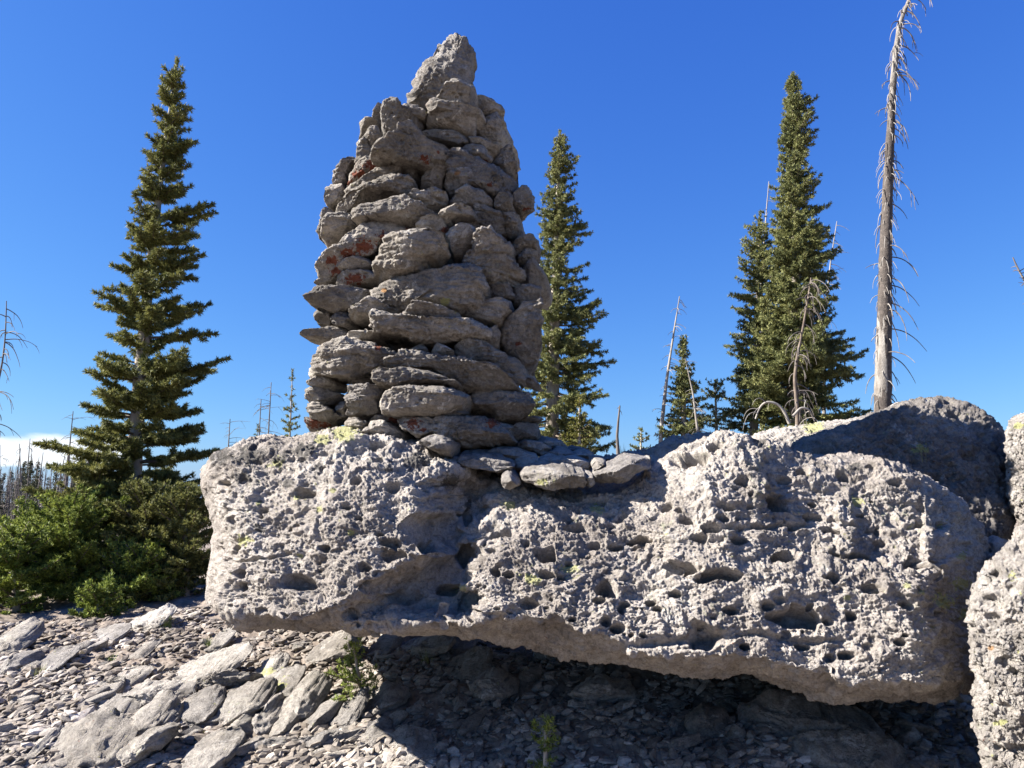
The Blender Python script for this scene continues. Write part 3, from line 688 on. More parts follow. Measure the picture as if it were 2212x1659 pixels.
S(Z1, 'pale bulging stone on the left side below the lens shaped slab', [(255, 1595), (272, 1500), (330, 1458), (430, 1452), (560, 1458), (655, 1470), (605, 1525), (520, 1565), (430, 1595), (380, 1648), (300, 1648)], f=.17)
S(Z2, 'long slab with a broad band of red lichen on the left middle', [(172, 275), (198, 230), (258, 178), (338, 148), (398, 78), (480, 38), (580, -12), (690, -32), (800, -12), (872, 20), (842, 58), (700, 78), (640, 135), (590, 195), (500, 222), (400, 240), (330, 335), (240, 355), (198, 345)], f=.16, dy=-.02, sp=((520, 140, 95, 'orange'), (420, 190, 70, 'orange'), (310, 240, 60, 'orange'), (650, 80, 60, 'orange'), (830, 20, 45, 'orange'), (330, 310, 50, 'orange')))
S(Z1, 'stone with a rusty right end above the big oval stone', [(965, 1545), (1020, 1488), (1120, 1468), (1182, 1478), (1215, 1530), (1195, 1595), (1100, 1606), (1020, 1598)], sp=((1190, 1540, 50, 'orange'),))
S(Z1, 'knobbly stone above the small square block on the right of centre', [(1200, 1505), (1260, 1458), (1350, 1448), (1420, 1408), (1560, 1428), (1625, 1480), (1655, 1565), (1600, 1588), (1480, 1578), (1430, 1556), (1300, 1546), (1220, 1546)], dy=.02, sp=((1360, 1465, 20, 'orange'),))
S(Z1, 'brown stone on the right outline two courses below the jutting knob', [(1600, 1440), (1740, 1440), (1762, 1490), (1757, 1565), (1700, 1605), (1630, 1565)], b=.4)
S(Z2, 'big oval boulder stone in the centre of the cairn', [(568, 250), (608, 188), (650, 148), (700, 108), (800, 93), (900, 83), (1000, 93), (1062, 128), (1103, 180), (1092, 232), (1032, 274), (960, 304), (860, 334), (740, 354), (660, 324), (598, 294)], f=.22, dy=-.12, e2=.55)
S(Z2, 'small square pale block at the upper right of the big oval stone', [(1073, 100), (1108, 48), (1180, 33), (1262, 33), (1297, 80), (1292, 120), (1242, 172), (1170, 198), (1118, 203), (1105, 140)], f=.15, dy=-.08, amp=.6)
S(Z2, 'thin stone peeping out above the big oval stone', [(638, 122), (720, 63), (800, 53), (832, 70), (800, 97), (720, 113), (660, 145)], dy=.04)
S(Z2, 'large rough stone right of the big oval stone', [(1183, 245), (1258, 170), (1263, 118), (1320, 78), (1400, 78), (1535, 150), (1535, 210), (1565, 270), (1605, 310), (1594, 384), (1500, 435), (1400, 425), (1338, 335), (1250, 285)], f=.17, dy=-.02, amp=1.3)
S(Z2, 'rounded stone jutting from the right outline, upper of a pair', [(1535, 135), (1580, 108), (1640, 88), (1692, 93), (1708, 140), (1692, 194), (1620, 198), (1555, 202), (1528, 180)], b=.3)
S(Z2, 'rounded stone jutting from the right outline, lower of a pair', [(1545, 212), (1620, 196), (1692, 196), (1692, 242), (1652, 284), (1590, 296), (1550, 262)], b=.3)
S(Z2, 'broad stone on the right outline below the jutting pair', [(1585, 395), (1598, 305), (1680, 268), (1732, 308), (1758, 350), (1743, 402), (1722, 445), (1620, 435)], b=.4)
S(Z2, 'small flat stone lying under the red lichen band slab', [(350, 295), (400, 238), (470, 218), (560, 228), (592, 282), (540, 305), (460, 320), (398, 315)], dy=-.03)
S(Z2, 'small pale stone on the left outline below the red lichen band', [(193, 405), (218, 368), (340, 343), (392, 328), (384, 384), (300, 415), (240, 435)], b=.4)
S(Z2, 'half hidden stone with a red lichen patch left of the big ledge block', [(325, 415), (348, 350), (420, 318), (500, 318), (600, 308), (705, 340), (605, 405), (520, 425), (420, 425)], sp=((455, 365, 80, 'orange'), (420, 390, 50, 'orange')), dy=.03)
S(Z2, 'flat pointed stone sticking out left level with the big ledge block', [(116, 492), (188, 458), (198, 428), (340, 418), (460, 422), (563, 448), (553, 504), (470, 545), (400, 575), (310, 585), (250, 565), (190, 526), (128, 518)], dy=-.05)
S(Z2, 'biggest dark block with a stepped face in the middle of the cairn', [(556, 465), (568, 388), (640, 373), (740, 368), (850, 348), (920, 338), (1060, 323), (1100, 288), (1200, 278), (1300, 298), (1343, 360), (1363, 440), (1354, 504), (1312, 555), (1200, 586), (1150, 596), (1000, 556), (850, 546), (800, 586), (700, 606), (580, 606), (556, 520)], f=.2, sp=((1060, 520, 45, 'green'), (660, 440, 30, 'ochre')))
S(Z2, 'low grey ledge stone under the left half of the biggest dark block', [(402, 602), (438, 558), (540, 518), (580, 508), (700, 558), (802, 572), (782, 614), (660, 630), (560, 625), (480, 635), (418, 625)], dy=-.06)
S(Z2, 'small pale crumbly lens stone on top of the long pale slab', [(778, 602), (830, 558), (850, 533), (900, 538), (980, 548), (1080, 568), (1172, 583), (1193, 612), (1152, 640), (1050, 646), (960, 641), (860, 636)], dy=-.13, f=.1, amp=1.3)
S(Z2, 'long pale slab with a rounded left end in the middle of the cairn', [(567, 692), (567, 628), (600, 592), (700, 592), (770, 617), (870, 637), (960, 637), (1100, 642), (1220, 632), (1352, 638), (1393, 660), (1398, 722), (1372, 765), (1250, 775), (1100, 786), (960, 796), (880, 790), (760, 745), (660, 735), (598, 730)], f=.2, dy=-.13)
S(Z2, 'leaning stone at the right end of the long pale slab', [(1205, 622), (1258, 568), (1340, 528), (1420, 518), (1513, 513), (1530, 592), (1472, 625), (1445, 665), (1390, 665), (1300, 645)], dy=-.04)
S(Z2, 'small dark stone between the biggest block and the right column', [(1362, 505), (1375, 428), (1480, 416), (1535, 438), (1535, 502), (1450, 525), (1390, 525)], dy=.04)
S(Z2, 'squarish stone on the right outline above the stone with holes', [(1525, 545), (1525, 438), (1620, 422), (1724, 437), (1724, 500), (1704, 565), (1600, 566)], b=.5)
S(Z2, 'tall stone with dark holes on the right side of the cairn', [(1420, 825), (1445, 680), (1498, 636), (1558, 596), (1600, 560), (1704, 562), (1719, 700), (1719, 850), (1694, 944), (1640, 1005), (1580, 945), (1475, 885)], f=.16, b=.5, sp=((1560, 800, 30, 'orange'),))
S(Z2, 'pale lumpy stone on the left outline above the blade stone', [(188, 612), (208, 578), (260, 562), (325, 578), (335, 622), (303, 696), (240, 695), (208, 652)], b=.45)
S(Z2, 'small rounded stone tucked right of the lumpy left stone', [(296, 642), (328, 608), (380, 578), (423, 598), (444, 630), (444, 674), (400, 695), (338, 685)], dy=-.02)
S(Z2, 'thin blade stone sticking far out on the left of the cairn', [(92, 736), (120, 713), (200, 708), (280, 692), (340, 678), (403, 698), (424, 742), (392, 775), (330, 780), (250, 760), (150, 758), (98, 752)], dy=-.03, f=.1)
S(Z2, 'thin dark stone at the inner end of the blade stone', [(388, 768), (400, 738), (460, 722), (560, 727), (650, 745), (562, 775), (470, 782)], dy=-.03)
S(Z2, 'large rounded slab with a bite taken from it on the lower left', [(132, 942), (158, 898), (208, 848), (290, 797), (350, 777), (470, 777), (560, 762), (680, 787), (760, 807), (835, 830), (803, 864), (762, 894), (742, 934), (692, 975), (600, 996), (500, 1006), (440, 1026), (340, 1026), (230, 1006), (168, 996)], f=.2, dy=-.06, sp=((620, 830, 40, 'orange'),))
S(Z2, 'small tilted wedge stone under the left end of the long pale slab', [(757, 893), (798, 848), (850, 828), (912, 792), (954, 818), (964, 855), (892, 895), (820, 906)], dy=-.04)
S(Z2, 'small triangular stone in the dark gap under the long pale slab', [(955, 884), (988, 828), (1020, 818), (1092, 848), (1134, 890), (1124, 920), (1040, 910)], dy=.02)
S(Z2, 'sloping stone in the right gap below the long pale slab', [(1125, 875), (1148, 828), (1200, 776), (1262, 766), (1342, 788), (1432, 848), (1562, 908), (1604, 950), (1635, 1022), (1614, 1085), (1540, 1056), (1400, 966), (1300, 956), (1250, 926), (1155, 916)], f=.15, dy=.0)
S(Z2, 'long broad slab sloping down to the right in the lower cairn', [(682, 962), (698, 938), (770, 928), (808, 897), (900, 887), (1000, 897), (1100, 917), (1200, 927), (1300, 947), (1422, 967), (1544, 1038), (1565, 1095), (1470, 1116), (1330, 1126), (1200, 1106), (1080, 1040), (960, 986), (850, 976), (780, 996), (718, 1006)], f=.2, dy=-.08)
S(Z2, 'pale crumbly slab under the left half of the broad sloping slab', [(582, 1062), (598, 998), (640, 976), (720, 996), (800, 976), (900, 971), (1000, 991), (1082, 1028), (1185, 1080), (1152, 1096), (1060, 1081), (960, 1076), (860, 1091), (780, 1101), (680, 1096), (618, 1091)], dy=-.15, f=.14, amp=1.2)
S(Z2, 'rounded pale stone left of the hole near the cairn foot', [(148, 1072), (173, 1028), (220, 1007), (290, 1027), (343, 1060), (354, 1092), (322, 1125), (260, 1110), (188, 1095)], b=.3)
S(Z2, 'middle stone of three stacked at the lower left corner', [(118, 1172), (128, 1108), (200, 1087), (270, 1097), (330, 1122), (393, 1130), (393, 1174), (310, 1216), (230, 1216), (148, 1200)], b=.35)
S(Z2, 'pitted tilted stone lowest of three at the lower left corner', [(132, 1242), (148, 1208), (230, 1202), (290, 1227), (343, 1268), (384, 1310), (384, 1354), (330, 1355), (250, 1326), (158, 1295)], dy=-.05, b=.4)
S(Z2, 'pale squarish block left of the dark oval slab', [(402, 1293), (422, 1220), (398, 1160), (418, 1108), (500, 1097), (600, 1102), (705, 1108), (695, 1142), (645, 1200), (645, 1284), (560, 1306), (460, 1306)], f=.17, dy=-.02)
S(Z2, 'dark smooth oval slab near the foot of the cairn', [(637, 1262), (637, 1188), (678, 1138), (740, 1117), (850, 1107), (980, 1117), (1150, 1117), (1230, 1127), (1259, 1150), (1214, 1202), (1194, 1234), (1100, 1265), (1020, 1290), (920, 1296), (850, 1286), (740, 1286)], f=.2, dy=-.13, amp=.7)
S(Z2, 'pebble sized chock stone left of two on top of the dark oval slab', [(887, 1092), (920, 1068), (1000, 1073), (1024, 1100), (980, 1123), (908, 1118)], dy=-.12, f=.06, b=.3)
S(Z2, 'pebble sized chock stone right of two on top of the dark oval slab', [(1026, 1112), (1070, 1088), (1132, 1078), (1134, 1112), (1080, 1130)], dy=-.12, f=.06, b=.3)
S(Z2, 'broad stone with dark slots right of the dark oval slab', [(1225, 1172), (1258, 1138), (1370, 1132), (1480, 1122), (1642, 1137), (1664, 1180), (1664, 1264), (1600, 1296), (1480, 1306), (1400, 1316), (1366, 1275), (1290, 1255), (1236, 1224)], f=.16)
S(Z2, 'thin wedge stone just under the dark oval slab', [(1005, 1302), (1080, 1268), (1140, 1247), (1212, 1237), (1224, 1272), (1182, 1300), (1100, 1316), (1030, 1316)], dy=-.1)
S(Z2, 'wide bottom stone with red lichen at the foot of the cairn', [(755, 1322), (800, 1287), (900, 1297), (1000, 1307), (1180, 1297), (1380, 1297), (1522, 1308), (1534, 1352), (1504, 1402), (1539, 1432), (1524, 1474), (1400, 1486), (1250, 1506), (1150, 1506), (1120, 1456), (1000, 1410), (900, 1430), (810, 1405)], f=.18, dy=-.05, sp=((850, 1335, 70, 'orange'), (920, 1380, 30, 'orange'), (1390, 1330, 60, 'orange')))
S(Z2, 'thin slab sticking out right near the foot of the cairn', [(1530, 1315), (1600, 1287), (1700, 1297), (1733, 1310), (1712, 1345), (1620, 1347)], b=.4)
S(Z2, 'dark stone at the lower right foot of the cairn', [(1505, 1395), (1560, 1348), (1692, 1338), (1709, 1380), (1694, 1434), (1600, 1456), (1525, 1476)], b=.5)
S(Z2, 'small grey stone at the foot below the pale squarish block', [(380, 1345), (420, 1297), (500, 1312), (565, 1330), (555, 1374), (480, 1396), (418, 1376)], dy=-.06)
S(Z2, 'pitted stone at the foot right of the greenish lichen patch', [(526, 1398), (558, 1338), (600, 1312), (680, 1327), (762, 1368), (800, 1422), (784, 1456), (700, 1446), (600, 1416)], dy=-.12)
S(Z2, 'pale angular stone propped at the very front foot of the cairn', [(886, 1472), (960, 1418), (1000, 1402), (1080, 1428), (1139, 1460), (1134, 1502), (1112, 1565), (1040, 1546), (950, 1506)], dy=-.2, f=.12, b=.2)
S(Z2, 'red lichen crusted stone at the lower left foot of the cairn', [(136, 1355), (158, 1308), (220, 1317), (270, 1337), (385, 1358), (303, 1390), (200, 1400), (146, 1395)], sp=((190, 1335, 70, 'orange'), (260, 1350, 50, 'orange')))
S(Z2, 'thin stone sticking out right beside the sloping slab end', [(1610, 1075), (1638, 1028), (1680, 1038), (1728, 1080), (1702, 1104), (1645, 1100)], b=.3, dy=.06)
S(Z2, 'dark stone set back beside the hole in the lower left', [(425, 1065), (448, 1028), (560, 1005), (612, 1010), (597, 1062), (540, 1096), (458, 1100)], dy=.18, b=.5)
S(Z2, 'narrow shadowed stone left of the pale squarish block', [(340, 1215), (388, 1165), (418, 1205), (418, 1284), (382, 1320), (345, 1278)], dy=.08, b=.4)
S(Z2, 'low rusty topped stone in the shade below the dark oval slab', [(560, 1330), (640, 1296), (760, 1300), (820, 1320), (800, 1360), (700, 1360), (600, 1350)], dy=.05, sp=((720, 1315, 60, 'orange'),))
S(Z1, 'rough stone on the right flank level with the sausage shaped stone', [(1400, 1395), (1470, 1370), (1560, 1385), (1620, 1420), (1630, 1460), (1560, 1445), (1440, 1440)], dy=.04)
S(Z2, 'shadowed brown stone right of the stepped block, under the large rough stone', [(1335, 430), (1345, 360), (1400, 410), (1470, 425), (1400, 440), (1370, 500)], dy=.05)
S(Z2, 'dark stone under the right end of the long pale slab', [(1280, 800), (1340, 740), (1430, 690), (1450, 740), (1440, 820), (1400, 850)], dy=.06)

# lumpy core added inside the cairn to block light and keep gaps dark
fill_pts = [(980, 180), (1030, 220), (1060, 300), (1090, 420), (1120, 560), (1130, 720), (1110, 860), (1100, 960), (860, 960), (850, 800), (760, 720), (760, 560), (780, 420), (820, 300), (880, 230)]
V, F, c, size = outline_rock(fill_pts, 5.12, 0.22, 0.25, res=0.02, seed=77, e2=.35)
o = place_rock('rubble_light_block', 'rubble core added inside the tall cairn to block light through gaps', 'rubble', None, V, F, M_STONE); o['kind'] = 'stuff'

# ------------------------------------------------------------------ flat stones lying on the boulder top beside the cairn
TOPS = 'flat stones lying on the boulder right of the cairn'
def top_stone(zoom, label, pts, Y, f=.14, b=.22, tilt=.25, mat=None, sd=[300], sp=()):
    sd[0] += 1
    P = zc(zoom, pts)
    V, F, c, size = outline_rock(P, Y, f, b, res=0.0068, seed=sd[0], tilt=tilt, e2=.3, grow=1.03, soft=False)
    spots = [(*zc(zoom, [(q[0], q[1])])[0], q[2] * 0.8848 / zoom[2], q[3]) for q in sp]
    return place_rock('flat_stone', label, 'stone', TOPS, V, F, mat or M_SLAB, spots)
top_stone(Z6, 'bright sunlit stone lying in the notch of the boulder, greenish underneath', [(48, 1120), (100, 1088), (200, 1073), (300, 1083), (350, 1098), (433, 1120), (444, 1160), (432, 1195), (350, 1196), (270, 1206), (180, 1200), (100, 1180), (52, 1162)], 4.30, sp=((170, 1170, 40, 'green'),))
top_stone(Z6, 'long sunlit slab tilted up to the right in the boulder notch', [(488, 1130), (560, 1088), (640, 1048), (720, 1018), (830, 1002), (872, 1010), (854, 1052), (822, 1085), (720, 1136), (640, 1176), (560, 1202), (508, 1196), (492, 1162)], 4.32)
top_stone(Z6, 'small broken stone behind the upper left of the long sunlit slab', [(472, 1060), (500, 1028), (552, 1038), (585, 1060), (543, 1094), (488, 1104)], 4.45)
top_stone(Z6, 'small stone wedged between the two sunlit slabs in the notch', [(418, 1140), (450, 1103), (492, 1108), (494, 1162), (462, 1186), (428, 1174)], 4.36)
top_stone(Z6, 'small sunlit stone at the left end of the boulder notch', [(-62, 1132), (0, 1108), (47, 1150), (54, 1192), (0, 1214), (-62, 1194)], 4.28)
top_stone(Z6, 'shadowed slab right behind the bright stone in the notch', [(140, 1052), (200, 1023), (300, 1012), (400, 1028), (474, 1050), (466, 1096), (400, 1106), (300, 1088), (190, 1080)], 4.55, tilt=.18)
top_stone(Z6, 'dark slab in the cairn shadow left of the notch slabs', [(-4, 1012), (60, 983), (145, 1008), (168, 1050), (104, 1084), (20, 1094), (-44, 1062)], 4.60, tilt=.18)
top_stone(Z6, 'small dark stone in the middle of the shadowed slabs', [(215, 1002), (258, 968), (340, 973), (388, 1010), (334, 1026), (250, 1026)], 4.75, tilt=.15)
top_stone(Z6, 'dark upright stone at the back by the foot of the cairn', [(140, 902), (220, 886), (296, 918), (338, 972), (260, 970), (180, 955)], 5.0, tilt=.1)
top_stone(Z6, 'dark low stone in front of the upright one behind the cairn', [(52, 952), (140, 927), (236, 958), (238, 1012), (150, 1016), (84, 990)], 4.85, tilt=.15)
top_stone(Z6, 'dark stone at the right end of the shadowed slabs', [(352, 1002), (420, 972), (486, 998), (508, 1034), (430, 1036)], 4.8, tilt=.12)
top_stone(Z6, 'far thin slab on the skyline right of the shadowed slabs', [(552, 1034), (640, 1016), (720, 990), (802, 986), (816, 1006), (700, 1036), (620, 1056)], 5.0, tilt=.1)
top_stone(Z2, 'long dark slab leading right from the front foot of the cairn', [(1145, 1592), (1178, 1546), (1280, 1526), (1450, 1556), (1546, 1610), (1506, 1656), (1350, 1646), (1195, 1626)], 4.45, tilt=.2)
top_stone(Z2, 'dark slab behind the long one at the cairn right foot', [(1330, 1532), (1420, 1496), (1560, 1506), (1706, 1572), (1656, 1596), (1500, 1578)], 4.62, tilt=.15)
top_stone(Z2, 'dark stone against the right foot of the cairn on the boulder', [(1520, 1490), (1600, 1450), (1720, 1460), (1790, 1510), (1700, 1545), (1580, 1520)], 4.8, tilt=.12)
top_stone(Z6, 'flat dark stone on the skyline behind the shadowed slabs', [(300, 975), (370, 950), (450, 968), (500, 1000), (420, 1012), (340, 1000)], 5.15, tilt=.1)
# ------------------------------------------------------------------ ground sheet
def gdisp(x, y):
    q = np.stack([x, y, 0 * x], -1).astype(np.float32); rr = np.hypot(x, y)
    fade = 1 - smooth(rr, 9, 25)
    return 0.045 * fbm(q * 1.3, 3, 200) * (0.3 + 0.7 * fade) + fade * 0.020 * fbm(q * 5, 3, 210)
def gz(x, y):
    x = np.asarray(x, float); y = np.asarray(y, float)
    return terr(x, y) + gdisp(np.atleast_1d(x), np.atleast_1d(y)).reshape(x.shape)
def build_ground():
    angs = np.concatenate([np.linspace(-180, -44, 90, endpoint=False), np.linspace(-44, 44, 760, endpoint=False), np.linspace(44, 180, 90, endpoint=False)])
    th = np.radians(angs)
    rad = np.concatenate([np.linspace(0.3, 2.2, 24, endpoint=False), 2.2 * (9.0 / 2.2) ** np.linspace(0, 1, 330, endpoint=False), 9 * (900 / 9.0) ** np.linspace(0, 1, 110)])
    X = np.sin(th)[None] * rad[:, None]; Y = np.cos(th)[None] * rad[:, None]
    Z = terr(X, Y)
    P = np.stack([X, Y, Z], -1).reshape(-1, 3)
    q = P.astype(np.float32)
    rr = np.repeat(rad, len(th))
    fade = 1 - smooth(rr, 9, 25)
    d = gdisp(P[:, 0], P[:, 1])
    # shingle of small plates
    f1, f2 = worley(q * np.array([16, 20, 16], np.float32), 14)
    d += fade * 0.020 * np.clip(f2 - f1, 0, 0.45)
    d += fade * 0.010 * fbm(q * 34, 2, 220)
    d += 0.5 * smooth(rr, 25, 80) * fbm(q * 0.05, 3, 230)
    P[:, 2] += d
    n = len(th)
    P = np.vstack([P, [[0, 0, P[:n, 2].mean()]]])
    F = grid_faces(len(rad), n)
    k = np.arange(n)
    T = np.stack([np.full(n, len(P) - 1), k, (k + 1) % n], 1)[:, ::-1]
    return P, [F[:, ::-1], T]
V, F = build_ground()
me = mesh_np('ground', V, F)
if me.polygons[len(me.polygons) // 2].normal.z < 0: me.flip_normals()
tag(link('ground', me, M_GROUND), kind='structure')

# ------------------------------------------------------------------ traced slabs of the scree
SCREE = 'larger slabs and blocks on the scree slope'
def slab(zoom, label, pts, f=.16, b=.18, tilt=.45, sd=[500], lift=0.0, e2=.32, mat=None, sp=(), name=None, dy=0.0, amp=1.0):
    sd[0] += 1
    P = zc(zoom, pts); a = np.array(P)
    w, h = np.ptp(a[:, 0]), np.ptp(a[:, 1])
    cx = a[:, 0].mean(); lo = np.percentile(a[:, 1], 80)
    hit, ok = ground_hit(cx, lo)
    Y = float(hit[0, 1]) + 0.05 + dy
    V, F, c, size = outline_rock(P, Y, f, b, res=0.0085, seed=sd[0], tilt=tilt, e2=e2, grow=1.04, strata=1.6, skew=.22, amp=amp, soft=False, overhang=(-.7 if tilt > .15 else -.1), yaw=(.45 if tilt > .15 else 0))
    spots = [(*zc(zoom, [(q[0], q[1])])[0], q[2] * 0.8848 / zoom[2], q[3]) for q in sp]
    return place_rock(name or ('slab' if w > 1.8 * h else 'rock'), label, 'rock', SCREE, V, F, mat or M_SLAB, spots)

slab(Z4, 'narrow pointed slab in the extreme lower left corner', [(40, 1650), (130, 1578), (210, 1522), (218, 1560), (150, 1622), (90, 1680)])
slab(Z4, 'broad pale slab at the bottom edge near the left corner', [(170, 1690), (215, 1570), (300, 1500), (400, 1440), (470, 1418), (560, 1440), (640, 1480), (692, 1520), (640, 1572), (560, 1612), (460, 1690)], f=.25)
slab(Z4, 'rough upright pale block above the bluish slab at the lower left', [(640, 1490), (700, 1420), (760, 1350), (800, 1328), (860, 1340), (920, 1420), (932, 1450), (860, 1472), (780, 1502), (700, 1532)])
slab(Z4, 'bluish shaded slab at the bottom edge under the upright pale block', [(608, 1625), (640, 1570), (720, 1520), (800, 1490), (880, 1458), (932, 1460), (922, 1520), (840, 1592), (760, 1645), (680, 1690), (618, 1690)], tilt=.1)
slab(Z4, 'long pale plate left of the grey blocky stone', [(318, 1432), (400, 1388), (480, 1358), (570, 1328), (650, 1338), (714, 1370), (682, 1404), (600, 1434), (500, 1434), (430, 1446), (360, 1456)])
slab(Z4, 'grey blocky stone with a flat top in the middle of the left scree', [(656, 1272), (740, 1228), (860, 1206), (960, 1206), (1034, 1224), (1044, 1272), (1012, 1314), (900, 1364), (800, 1334), (720, 1364), (678, 1322)], tilt=.12, f=.14)
slab(Z4, 'long narrow slab rising to the right above the dark crack', [(896, 1212), (960, 1158), (1060, 1118), (1150, 1088), (1240, 1058), (1320, 1028), (1354, 1050), (1304, 1094), (1200, 1144), (1100, 1186), (1030, 1226)], tilt=.5)
slab(Z4, 'dark shaded slab in the crack under the long narrow slab', [(1056, 1244), (1150, 1198), (1250, 1148), (1330, 1118), (1424, 1128), (1424, 1184), (1320, 1216), (1180, 1246), (1080, 1266)], tilt=-.3)
slab(Z4, 'pinkish plate left of the grey blocky stone', [(376, 1322), (440, 1278), (520, 1238), (582, 1238), (594, 1272), (540, 1314), (470, 1350), (398, 1355)])
slab(Z4, 'smaller plate above the grey blocky stone', [(586, 1202), (640, 1176), (720, 1166), (774, 1190), (742, 1224), (660, 1246), (598, 1266)])
slab(Z4, 'pale rounded slab right of the grey blocky stone', [(966, 1352), (1050, 1308), (1150, 1288), (1204, 1310), (1182, 1384), (1100, 1424), (998, 1406)])
slab(Z4, 'layered pale slab above the small upright light stone', [(1156, 1402), (1190, 1338), (1280, 1288), (1380, 1248), (1500, 1248), (1484, 1304), (1380, 1344), (1300, 1406), (1220, 1436)])
slab(Z4, 'small upright light stone between the layered slabs', [(1308, 1402), (1340, 1372), (1400, 1408), (1454, 1440), (1434, 1494), (1360, 1506), (1318, 1474)], tilt=.1)
slab(Z4, 'pale slab at the bottom edge right of the bluish slab', [(986, 1664), (1040, 1598), (1120, 1578), (1200, 1528), (1284, 1528), (1284, 1594), (1200, 1646), (1150, 1690), (1050, 1700)])
slab(Z4, 'thin pale ledge below the green bushes, left of the boulder end', [(676, 904), (700, 868), (760, 848), (820, 828), (860, 798), (934, 798), (924, 834), (860, 874), (780, 894), (720, 916)], f=.1)
slab(Z4, 'flat pale ledge below the middle of the green bushes', [(416, 1004), (430, 968), (500, 938), (580, 918), (664, 918), (654, 950), (580, 966), (500, 986)], f=.1)
slab(Z4, 'squat brownish block near the left edge of the picture', [(22, 1144), (18, 1060), (60, 1028), (130, 1038), (164, 1080), (142, 1116), (90, 1136), (50, 1150)], tilt=.1, f=.1)
slab(Z4, 'pale rock at the left edge just under the bushes', [(-30, 970), (30, 898), (70, 878), (140, 918), (164, 962), (100, 1006), (20, 1026), (-30, 1020)], f=.12)
slab(Z4, 'shaded slanting plate right of the squat brownish block', [(126, 1134), (180, 1088), (250, 1058), (340, 1038), (354, 1072), (300, 1106), (220, 1136), (148, 1156)], f=.1)
slab(Z4, 'small grey stone on the gravel in the upper scree', [(676, 1084), (720, 1038), (790, 1008), (824, 1020), (784, 1064), (710, 1096)], f=.1)
slab(Z4, 'small stone on the gravel near the left end of the long boulder', [(1145, 1004), (1145, 968), (1200, 946), (1264, 960), (1234, 996), (1180, 1014)], f=.08)
slab(Z5, 'long pale slab above and left of the fir seedling', [(366, 474), (430, 418), (520, 368), (620, 318), (700, 318), (744, 352), (640, 384), (540, 414), (460, 456), (398, 496)])
slab(Z5, 'pale slab in the sun just under the edge of the long boulder', [(546, 314), (590, 268), (650, 248), (720, 268), (804, 290), (762, 324), (680, 324), (600, 336)])
slab(Z5, 'sunlit slab right of the seedling tip under the boulder', [(826, 394), (880, 348), (960, 338), (1044, 350), (1024, 394), (950, 424), (860, 446), (816, 434)])
slab(Z5, 'long sunlit slab reaching up under the boulder with a dark side', [(1004, 444), (1040, 398), (1110, 368), (1200, 318), (1280, 286), (1394, 298), (1394, 334), (1280, 374), (1180, 414), (1100, 446), (1038, 466)], tilt=.2)
slab(Z5, 'sunlit wedge at the mouth of the dark hollow under the boulder', [(1316, 392), (1350, 368), (1430, 338), (1500, 328), (1564, 328), (1482, 384), (1400, 426), (1346, 444)])
slab(Z5, 'pointed sunlit slab at the edge of the boulder shadow', [(1264, 604), (1330, 558), (1420, 508), (1500, 458), (1620, 448), (1654, 480), (1560, 534), (1480, 564), (1390, 584), (1308, 616)])
slab(Z5, 'rounded slab with yellow green lichen left of the seedling', [(16, 604), (60, 548), (140, 508), (240, 498), (254, 542), (180, 574), (90, 606)], sp=((150, 530, 70, 'green'),))
slab(Z5, 'long layered ledge with lichen below the yellow green slab', [(-46, 724), (60, 658), (150, 608), (260, 576), (334, 588), (334, 644), (250, 696), (150, 726), (60, 766), (-34, 796)], sp=((230, 620, 60, 'green'),))
slab(Z5, 'big bright leaning plate left of the fir seedling', [(196, 814), (260, 728), (320, 658), (370, 612), (430, 638), (534, 678), (514, 734), (450, 774), (390, 826), (320, 846), (248, 826)], tilt=.4)
slab(Z5, 'brightest white triangular stone on the lower scree', [(36, 884), (80, 818), (130, 766), (190, 808), (224, 852), (192, 936), (120, 986), (86, 934)], mat=M_PALE, tilt=.3)
slab(Z5, 'pinkish block between the white triangle and the leaning plate', [(198, 944), (220, 858), (280, 818), (332, 828), (344, 892), (302, 956), (228, 976)], tilt=.2)
slab(Z5, 'grey slab right of the pinkish block on the lower scree', [(366, 934), (420, 848), (500, 788), (560, 768), (604, 800), (552, 864), (470, 926), (418, 946)], tilt=.3)
slab(Z5, 'long slab with a bright upper edge below the seedling', [(486, 936), (560, 868), (640, 808), (720, 768), (792, 736), (806, 770), (742, 826), (660, 886), (600, 926), (528, 942)], tilt=.5)
slab(Z5, 'dark pitted slab at the bottom edge left of the shadow', [(76, 1044), (110, 988), (200, 966), (380, 966), (520, 926), (680, 906), (764, 918), (754, 1004), (640, 1066), (520, 1086), (430, 1026), (300, 1056), (150, 1076)], tilt=-.1, f=.12)
slab(Z5, 'grey rounded block at the bottom on the shadow edge', [(730, 1084), (770, 988), (820, 926), (900, 926), (964, 950), (994, 982), (932, 1036), (860, 1096), (758, 1116)], tilt=.2)
slab(Z5, 'grey block just right of the foot of the fir seedling', [(816, 722), (860, 668), (950, 676), (1054, 698), (1064, 744), (980, 786), (900, 866), (836, 856)], tilt=.2)
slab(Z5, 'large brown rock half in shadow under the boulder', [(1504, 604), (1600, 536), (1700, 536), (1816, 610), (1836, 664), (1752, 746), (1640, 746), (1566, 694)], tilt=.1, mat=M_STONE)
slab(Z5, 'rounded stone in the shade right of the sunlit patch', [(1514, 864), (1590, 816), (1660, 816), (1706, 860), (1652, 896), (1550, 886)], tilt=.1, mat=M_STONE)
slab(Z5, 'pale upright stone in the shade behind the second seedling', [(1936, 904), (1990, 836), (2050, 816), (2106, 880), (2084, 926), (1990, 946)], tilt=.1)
slab(Z5, 'flat stone in the shade left of the second seedling', [(1584, 994), (1700, 956), (1810, 946), (1836, 992), (1722, 1016), (1620, 1016)], mat=M_STONE)
